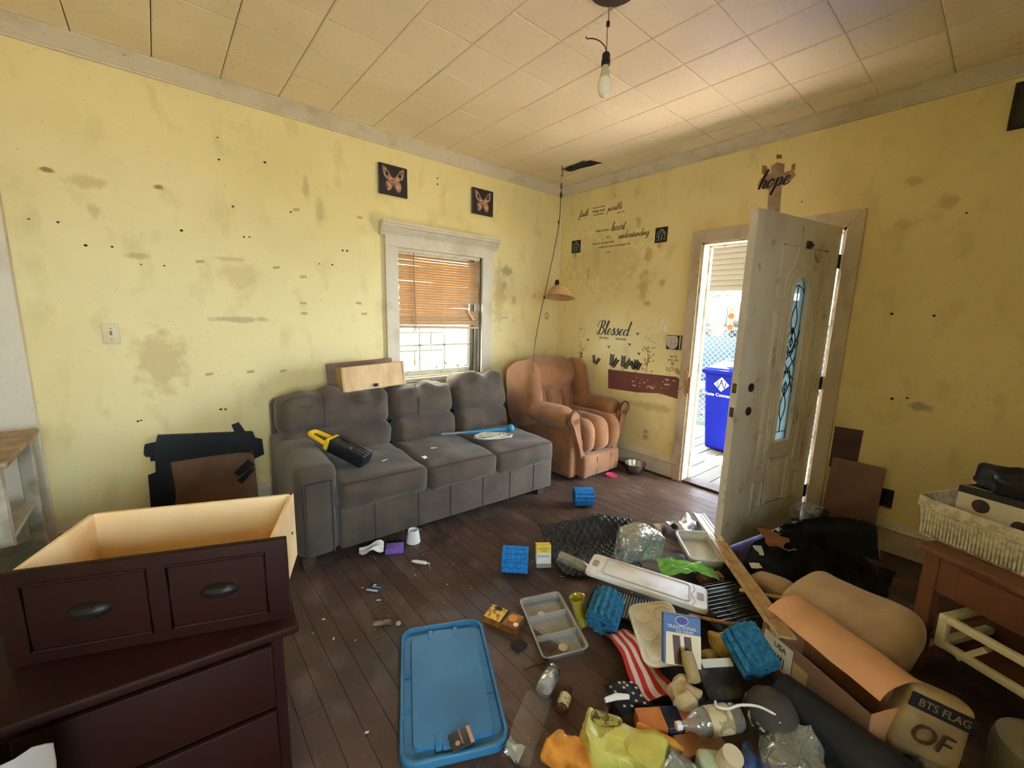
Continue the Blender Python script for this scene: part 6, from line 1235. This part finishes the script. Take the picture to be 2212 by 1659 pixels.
tag(MB().rbox((0, 0, 0), (.22, .15, .04), .015, 3, lumpy(197, .006)).build('dark_cloth', mat('dark_green_rag', S(58, 60, 50), .9), None, (-2.05, -2.655, .024), (0, 0, RAD(-40))), 'dark rag under the ice cream box', 'cloth')
scrap('wrapper', 'red wrapper tip on the floor at the bottom edge', (-2.60, -2.60, .012), .09, .04, mat('red_wrap', S(200, 40, 44), .4), 55, (0, 0, .9), .3, 'wrapper', 6)
scrap('plastic_scrap', 'small clear plastic clump right of the blue lid', (-2.69, -2.455, .012), .05, .06, M_bag, 57, (0, 0, .3), .6, 'plastic', 6)
scrap('plastic_film', 'strip of clear film lying from the jar towards the bottom edge', (-2.585, -2.40, .006), .10, .26, clear_mat('floor_film', (.96, .94, .92, 1), .4, .06, .05, (.5, .46, .42, 1)), 59, (0, 0, RAD(-62)), .06, 'film', 8)
tag(MB().box((0, 0, 0), (.12, .05, .02)).build('wood_chip', M_darkwood, None, (-2.34, -2.545, .011), (0, 0, .3), bev=.003), 'dark brown chip left of the starry cloth', 'debris')
tag(MB().tube(smooth_path([(-.05, 0, 0), (0, .006, 0), (.05, 0, 0)], 3), .002, 5).build('twig_bit', M_darkwood, None, (-2.395, -2.24, .003), (0, 0, -.3)), 'thin dark twig above the jar', 'debris')
tag(MB().rbox((0, 0, 0), (.06, .05, .018), .008, 3, lumpy(201, .008, fr=40)).build('dirt_clump', mat('dirt', S(46, 34, 28), .95), None, (-2.375, -2.12, .008)), 'dark dirt clump left of the clear tray', 'debris')

# ------------------------------------------------------------------ cardboard box, rolled mat, pillow, parcel
M_kraft = mat('kraft_cardboard', S(216, 162, 120), .8, var=(6, 4, S(196, 144, 104), .4, .7)); M_kraft_d = mat('kraft_dark', S(128, 96, 76), .8)
kb = thing('cardboard_box', 'torn brown cardboard box with curled flap and shipping label', 'box', (-1.625, -3.065, .004), (0, 0, RAD(-116)))
bl_w, bw_w, bh_w = .42, .24, .20
for y_ in (-bw_w/2, bw_w/2): MB().box((0, y_, bh_w/2), (bl_w, .005, bh_w)).build('wall', M_kraft_d if y_ < 0 else M_kraft, kb, smooth=0)
for x_ in (-bl_w/2, bl_w/2): MB().box((x_, 0, bh_w/2), (.005, bw_w, bh_w)).build('wall', M_kraft, kb, smooth=0)
MB().box((0, 0, .003), (bl_w, bw_w, .005)).build('bottom', M_kraft_d, kb, smooth=0)
MB().grid(lambda u, v: ((u-.5)*bl_w*1.02, bw_w/2*cos(pi*v*.82)+.0, bh_w+.095*sin(pi*v*.82)+.006*nz((u*4, v*4, 8))), 14, 14, .004).build('curled_flap', M_kraft, kb, smooth=60)
lb = MB().box((-.13, -bw_w/2-.0035, .125), (.13, .001, .12)).build('shipping_label', mat('label_white', S(212, 206, 194), .7), kb, smooth=0)
for k in range(7): MB().box((-.17+.012*k, -bw_w/2-.0045, .10), (.003+.002*(k % 3), .0008, .045)).build('barcode_bar', M_ink, lb, smooth=0)
text_mb('USA', .03).build('lettering', M_ink2, lb, (-.12, -bw_w/2-.0045, .155), (RAD(90), 0, 0), smooth=0)
MB().box((-.03, -bw_w/2-.0035, .10), (.06, .001, .10)).build('second_label', mat('label_tan', S(176, 150, 104), .7), kb, smooth=0)
cr_ = thing('rolled_mat', 'thick black rolled mat in front of the cardboard box', 'mat', (-1.90, -3.13, .082), (0, RAD(0), RAD(-100)))
sp_ = [((.018+.0042*k/2)*cos(k*.42), (.018+.0042*k/2)*sin(k*.42)) for k in range(30)]
MB().lathe([(.0, -.23), (.070, -.23), (.078, -.222), (.078, .222), (.070, .23), (0, .23)], 28, M=RY(90)).build('roll', mat('black_foam_mat', S(30, 30, 34), .7), cr_); MB().tube([(.2305, a, b) for a, b in sp_], .003, 5).build('spiral_edge', M_greyp, cr_)
M_tanp = mat('tan_suede', S(178, 150, 116), .9, var=(5, 4, S(152, 124, 94), .4, .7), sheen=.2)
tag(MB().rbox((0, 0, 0), (.49, .30, .18), .085, 6, lumpy(211, .028, (0, 0, .01), fr=5), dens=24).build('pillow', M_tanp, None, (-1.265, -3.005, .15), (RAD(10), RAD(-6), RAD(-112)), smooth=60), 'large tan pillow behind the cardboard box', 'pillow')
tag(MB().rbox((0, 0, 0), (.20, .15, .11), .05, 5, lumpy(213, .01, fr=8)).build('pillow', M_tanp, None, (-1.16, -2.765, .085), (0, RAD(-8), RAD(-100)), smooth=60), 'small tan bolster between trim strip and black bag', 'pillow')
fp = thing('poster_parcel', 'cream film wrapped parcel with black band reading BTS FLAG', 'parcel', (-1.665, -3.315, .165), (RAD(-14), RAD(16), RAD(-60)))
M_parc = mat('cream_parcel', S(170, 148, 112), .5, var=(8, 4, S(140, 118, 86), .4, .7), bump=(12, .4))
MB().rbox((0, 0, 0), (.185, .09, .23), .03, 4, lumpy(215, .006, fr=9)).build('pack', M_parc, fp, smooth=60); MB().box((0, -.050, .068), (.18, .006, .046)).build('black_band', M_black, fp, bev=.002)
text_mb('BTS FLAG', .033).build('lettering', mat('tan_letter', S(140, 122, 96), .6), fp, (-.0, -.054, .068), (RAD(90), 0, 0), smooth=0); text_mb('OF', .085, shear=.15).build('lettering', mat('brown_marker', S(72, 50, 34), .7), fp, (-.01, -.055, -.025), (RAD(90), 0, 0), smooth=0)
tag(MB().rbox((0, 0, 0), (.12, .10, .10), .03, 4, crumple(217, .05, 14), dens=20).build('plastic_bag', M_bag, None, (-1.80, -3.345, .06), smooth=30), 'crumpled film below the cream parcel', 'bag')
tb2 = thing('storage_tub', 'cloudy round plastic tub at the bottom right corner', 'tub', (-1.56, -3.56, .0)); M_cloud = mat('cloudy_plastic', S(116, 112, 98), .3)
MB().lathe([(0, .002), (.10, .002), (.12, .06), (.125, .17), (.118, .20), (.09, .215), (0, .22)], 28).build('body', M_cloud, tb2); MB().tube([(.075*cos(a), -.095+.0*a, .19+.03*sin(a)) for a in [RAD(q*18) for q in range(11)]], .006, 6).build('handle', M_milk, tb2)

# ------------------------------------------------------------------ behind the door: black bag heap and torn bits
M_bbag = mat('black_bin_bag', S(18, 18, 19), .6, bump=(14, .6), spec=.15); M_bbag2 = mat('black_film', S(30, 30, 33), .5, bump=(20, .5), spec=.3)
def heap(u, v):
    x_, y_ = -1.18+.90*u, -2.485-.60*v; h_ = .25*math.exp(-((u-.62)/.36)**2-((v-.42)/.36)**2)+.13*math.exp(-((u-.22)/.26)**2-((v-.30)/.3)**2)
    e_ = min(1, min(u*6, (1-u)*6, v*14, (1-v)*6)); return (x_+.02*nz((u*7, v*7, 1)), y_+.02*nz((u*7, v*7, 6)), max(.004, (h_+.05*nz((u*4, v*4, 2))+.03*nz((u*9, v*9, 4)))*e_+.006))
tag(MB().grid(heap, 40, 30, .003).build('bin_bag', M_bbag, smooth=25), 'heap of black bin bag behind the open door', 'bag')
bf = thing('film_sheet', 'stiff black film sheet standing up at the back of the bag heap', 'film', (-.62, -2.86, .20), (RAD(70), RAD(6), RAD(-34)))
MB().grid(lambda u, v: ((u-.5)*.48, (v-.5)*.20+.03*sin(3*u), .02*nz((u*4, v*4, 7))), 12, 8, .002).build('sheet', M_bbag2, bf, smooth=40); MB().tube([(.24, -.08, .004), (.245, .02, .004), (.24, .10, .004), (.1, .118, .004)], .003, 5).build('shiny_edge', M_steel, bf)
tag(MB().rbox((0, 0, 0), (.19, .14, .11), .035, 4, crumple(221, .08, 13), dens=24).build('plastic_bag', clear_mat('blue_clear_film', (.82, .88, .96, 1), .15, .4, .2, (.5, .58, .7, 1), bump=(30, 1)), None, (-.40, -2.66, .17), smooth=40), 'shiny clear plastic clump by the door hinge', 'bag')
scrap('cardboard_scrap', 'torn brown cardboard piece on the black bag heap', (-.91, -2.655, .19), .22, .13, mat('scrap_brown', S(142, 90, 58), .8), 61, (.35, .25, RAD(-30)), .2, 'cardboard')
for i, (x_, y_, z_, sx, sy, l_) in enumerate(((-.98, -2.60, .17, .13, .06, 'large white card corner beside the open door'), (-.74, -2.615, .20, .07, .06, 'white card triangle beside the open door'), (-1.10, -2.605, .13, .08, .03, 'narrow white card at the left end of the bag heap'))):
    scrap('card_scrap', l_, (x_, y_, z_), sx, sy, M_paper, 65+i, (.5, .2, RAD(-20)), .12, 'card', 4)
tag(MB().box((0, 0, 0), (.012, .275, .545)).build('leaning_board', mat('pinkish_hardboard', S(132, 100, 90), .6, var=(5, 4, S(116, 84, 74), .4, .7)), None, (-.085, -2.80, .276), (0, RAD(9), 0), bev=.002), 'pinkish brown board leaning on the wall beside the door', 'board')

# ------------------------------------------------------------------ brown desk with basket at the right edge
M_desk = mat('brown_laminate', S(116, 74, 54), .45, var=(6, 4, S(96, 58, 42), .4, .7), scale3=(.3, 1, 1))
dk = thing('desk', 'brown wooden desk along the right wall under the white basket', 'desk', (-1.115, -3.21, 0), (0, 0, RAD(-115)))
DL, DD, DH = 1.05, .50, .545
MB().rbox((DL/2, DD/2, DH-.012), (DL+.03, DD+.03, .024), .005, 2).build('top', M_desk, dk)
for x_ in (.03, DL-.03):
    for y_ in (.03, DD-.03): MB().box((x_, y_, (DH-.024)/2), (.05, .05, DH-.024)).build('leg', M_desk, dk, bev=.003)
MB().box((DL/2, .018, DH-.10), (DL-.1, .018, .15)).build('apron', M_desk, dk, bev=.002); MB().box((DL/2, DD-.02, DH-.2), (DL-.1, .018, .34)).build('back_panel', M_desk, dk, smooth=0)
MB().box((DL/2, .008, DH-.10), (DL-.24, .012, .115)).build('drawer_front', M_desk, dk, bev=.003); MB().box((.03, DD/2, .06), (.03, DD-.1, .05)).build('side_rail', mat('pink_rail', S(150, 104, 86), .6), dk, bev=.002)
MB().box((DL/2, DD/2, .16), (DL-.1, DD-.08, .016)).build('shelf', M_desk, dk, smooth=0)
M_wick = mat('cream_wicker', S(214, 206, 188), .6, bump=(90, .6), var=(40, 2, S(186, 174, 150), .45, .6))
bs = thing('wicker_basket', 'cream wicker basket on the brown desk', 'basket', (-1.005, -3.155, .546), (0, 0, RAD(-115)))
BLn, BW, BHt = .62, .36, .17      # local x along the desk, y towards the wall
bo_, bi_ = rrect(BLn-.03, BW-.03, .03, 3, BLn/2, BW/2), rrect(BLn, BW, .04, 3, BLn/2, BW/2); n = len(bo_)
mb = MB(); mb.add([(x, y, .002) for x, y in bo_]+[(x, y, BHt-.04) for x, y in bi_], [(k, (k+1) % n, n+(k+1) % n, n+k) for k in range(n)]); o = mb.build('wall', M_wick, bs); o.modifiers.new('thick', 'SOLIDIFY').thickness = .006
MB().prism(bo_, 0, .006).build('bottom', M_wick, bs, smooth=0)
ri, ro = rrect(BLn-.004, BW-.004, .04, 3, BLn/2, BW/2), rrect(BLn+.014, BW+.014, .045, 3, BLn/2, BW/2); mb = MB()
mb.add([(x, y, BHt-.045) for x, y in ro]+[(x, y, BHt) for x, y in ro]+[(x, y, BHt) for x, y in ri]+[(x, y, BHt-.045) for x, y in ri], [(a*n+k, a*n+(k+1) % n, ((a+1) % 4)*n+(k+1) % n, ((a+1) % 4)*n+k) for a in range(4) for k in range(n)]); mb.build('rim_band', M_wick, bs)
for k in range(50): MB().box((.03+k*.0115, .002, .065), (.0075, .003, .11)).build('weave_strip', M_wick, bs, rot=(RAD(4), 0, 0), loc=(0, .008, 0), smooth=0)
sk = thing('speaker_box', 'white and black boxed speaker in the wicker basket', 'carton', (-.965, -3.265, .612), (RAD(-4), RAD(-2), RAD(-113)))
MB().box((.13, .09, .085), (.26, .16, .13)).build('carton', mat('speaker_white', S(206, 198, 186), .6), sk, bev=.002); MB().box((.13, .09, .158), (.262, .162, .028)).build('black_top', mat('speaker_black', S(40, 36, 34), .5), sk, bev=.002); MB().box((.2625, .09, .085), (.004, .162, .132)).build('black_end', M_black, sk, smooth=0)
for x_, z_, r0 in ((.075, .108, .027), (.19, .070, .024)): MB().lathe([(r0, 0), (r0, .0015), (0, .0015)], 18, M=T(x_, .0095, z_) @ RX(90)).build('speaker_print', mat('speaker_round', S(56, 48, 42), .6), sk, smooth=0)
MB().box((.19, .045, .1735), (.10, .035, .001)).build('barcode_label', M_lt, sk, smooth=0); MB().box((.06, .03, .1735), (.16, .012, .001)).build('pale_stripe', mat('pale_stripe', S(196, 180, 140), .6), sk, smooth=0)
for k in range(8): MB().box((.152+.011*k, .045, .1745), (.004, .026, .001)).build('barcode_bar', M_ink, sk, smooth=0)
tag(MB().rbox((0, 0, 0), (.22, .15, .09), .03, 4, crumple(231, .05, 10), dens=22).build('black_bag', M_bbag2, None, (-.88, -3.40, .83), (0, 0, .4), smooth=30), 'black crumpled bag on top of the speaker box', 'bag')
tag(MB().lathe([(0, 0), (.030, 0), (.033, .09), (.0, .095)], 18, M=RX(80)).build('drinks_can', M_steel, None, (-.855, -3.19, .60)), 'silver can lying in the corner of the wicker basket', 'can')
tag(MB().rbox((0, 0, 0), (.24, .17, .05), .008, 2).build('white_case', M_wpl, None, (-.79, -3.62, .745), (0, 0, RAD(-115))), 'white plastic case at the right end of the basket', 'case')
sb2 = thing('spray_box', 'dark box with green top standing on the white case', 'carton', (-.80, -3.60, .771), (0, 0, RAD(-110))); MB().box((0, 0, .06), (.10, .07, .12)).build('carton', mat('dark_teal_box', S(34, 42, 44), .5), sb2, bev=.002); MB().box((0, 0, .121), (.10, .07, .003)).build('green_top', mat('green_edge', S(60, 84, 50), .5), sb2, smooth=0)
# white plastic bracket frame standing out of the desk shelf
M_ivoryp = mat('ivory_frame', S(214, 206, 180), .45)
wf = thing('plastic_rack', 'ivory plastic rack frame sticking out of the desk shelf', 'rack', (-1.165, -3.30, .17), (0, 0, RAD(-115)))
for z_ in (.015, .125): MB().rbox((.24, .0, z_), (.48, .03, .028), .006, 2).build('long_bar', M_ivoryp, wf)
MB().rbox((.012, 0, .07), (.03, .034, .14), .006, 2).build('end_bar', M_ivoryp, wf); MB().rbox((.468, 0, .07), (.03, .034, .14), .006, 2).build('end_bar', M_ivoryp, wf)
for x_ in (.012, .468): MB().rbox((x_, .15, .125), (.03, .30, .028), .006, 2).build('side_bar', M_ivoryp, wf); MB().rbox((x_, .15, .015), (.03, .30, .028), .006, 2).build('side_bar', M_ivoryp, wf)
MB().box((.06, .02, .085), (.02, .03, .12)).build('brace', M_ivoryp, wf, rot=(0, RAD(35), 0), smooth=0)

# ------------------------------------------------------------------ crumbs and dust on the floor (too many to count)
r_ = random.Random(99); cm = MB(); cm2 = MB()
for k in range(230):
    x_, y_ = r_.uniform(-3.1, -.2), r_.uniform(-2.9, -1.05)
    if r_.random() < .3: x_, y_ = r_.gauss(-2.5, .35), r_.gauss(-1.35, .25)
    s_ = r_.choice((.0018, .002, .003, .0042))*r_.uniform(.7, 1.3); a = r_.uniform(0, 6)
    M_ = T(x_, y_, s_*.35) @ Matrix.Rotation(a, 4, 'Z') @ Matrix.Diagonal((s_*r_.uniform(1, 2.4), s_, s_*.7, 1))
    (cm if r_.random() < .65 else cm2).add([(-1, -1, -.5), (1, -.8, -.5), (.9, 1, -.5), (-.8, .9, -.5), (0, 0, .7)], [(3, 2, 1, 0), (0, 1, 4), (1, 2, 4), (2, 3, 4), (3, 0, 4)], M_)
for m_, c_ in ((cm, mat('pale_crumb', S(196, 180, 150), .8)), (cm2, mat('dark_crumb', S(56, 38, 30), .9))):
    o = m_.build('crumbs', c_, fl, smooth=0); o['kind'] = 'stuff'
# ------------------------------------------------------------------ settle: small shifts so that the things of the pile rest on one another
REST = {'paper_sheet': (-0.006, 0.003, 0.021), 'drill_case': (-0.007, -0.002, 0.024), 'ball_thrower': (0.019, 0.006, 0.01), 'rope': (-0.011, -0.004, 0.0), 'foam_roller.002': (0.008, 0.013, 0.053), 'foam_roller.003': (0.013, 0.011, 0.052), 'cup': (-0.008, -0.013, 0.0), 'water_bottle': (-0.02, -0.01, 0.02), 'jar': (0.01, 0.004, 0.01), 'plastic_grille': (0.007, 0.0, 0.0), 'muffin_tray': (-0.03, -0.012, 0.0), 'ice_cream_box': (0.01, 0.012, 0.053), 'flag_cloth': (0.03, 0.024, 0.039), 'white_stub': (-0.049, -0.014, 0.021), 'food_container': (0.028, 0.012, 0.042), 'wrapper': (-0.016, -0.002, 0.0), 'plastic_bag': (-0.007, 0.014, 0.053), 'plastic_bag.001': (0.02, -0.046, 0.008), 'wire_rack': (-0.001, 0.001, 0.0), 'wood_block': (0.003, -0.005, 0.0), 'wood_block.001': (-0.001, -0.004, 0.0), 'noodle_pack': (-0.013, 0.053, 0.004), 'potato_peel': (-0.024, 0.007, 0.0), 'video_case': (0.0, -0.002, 0.0), 'paper_strip': (-0.002, 0.003, 0.0), 'wooden_stick.001': (-0.002, 0.008, 0.014), 'snack_carton': (0.001, -0.029, 0.028), 'snack_carton.001': (0.016, -0.019, 0.008), 'mustard_tube': (0.016, -0.022, 0.02), 'soda_bottle': (-0.014, -0.005, 0.015), 'baseball_cap': (0.007, -0.01, 0.02), 'white_cord': (-0.013, 0.009, 0.03), 'paper_ball': (0.003, 0.002, 0.039), 'cork': (0.002, -0.011, 0.054), 'produce_bag': (0, 0, 0.012), 'snack_bag': (-0.055, 0.03, 0), 'plastic_dome': (-0.05, -0.019, 0.0), 'spice_jar': (0.009, -0.013, 0.02), 'wrapper.001': (0.042, -0.031, 0.017), 'plastic_bag.002': (-0.034, 0.012, 0.01), 'wrapper.002': (-0.02, 0.015, 0.0), 'cardboard_flat.001': (0.014, -0.009, 0.0), 'dark_cloth': (0.005, -0.002, 0.0), 'wrapper.003': (-0.016, 0.002, 0.0), 'plastic_film': (-0.002, -0.013, 0.0), 'rolled_mat': (-0.003, -0.048, 0.027), 'pillow': (0.006, -0.035, 0.02), 'pillow.001': (-0.003, 0.055, 0.0), 'plastic_bag.003': (0.028, -0.022, 0.0), 'storage_tub': (0.009, -0.017, 0.0), 'film_sheet': (0.015, -0.004, 0.02), 'plastic_bag.004': (0.014, 0.007, 0.051), 'cardboard_scrap': (-0.011, 0.01, 0.042), 'white_case': (0.001, -0.027, 0.001)}
for k, v in REST.items(): bpy.data.objects[k].location += Vector(v)
cp.scale = (.86, .86, .86)
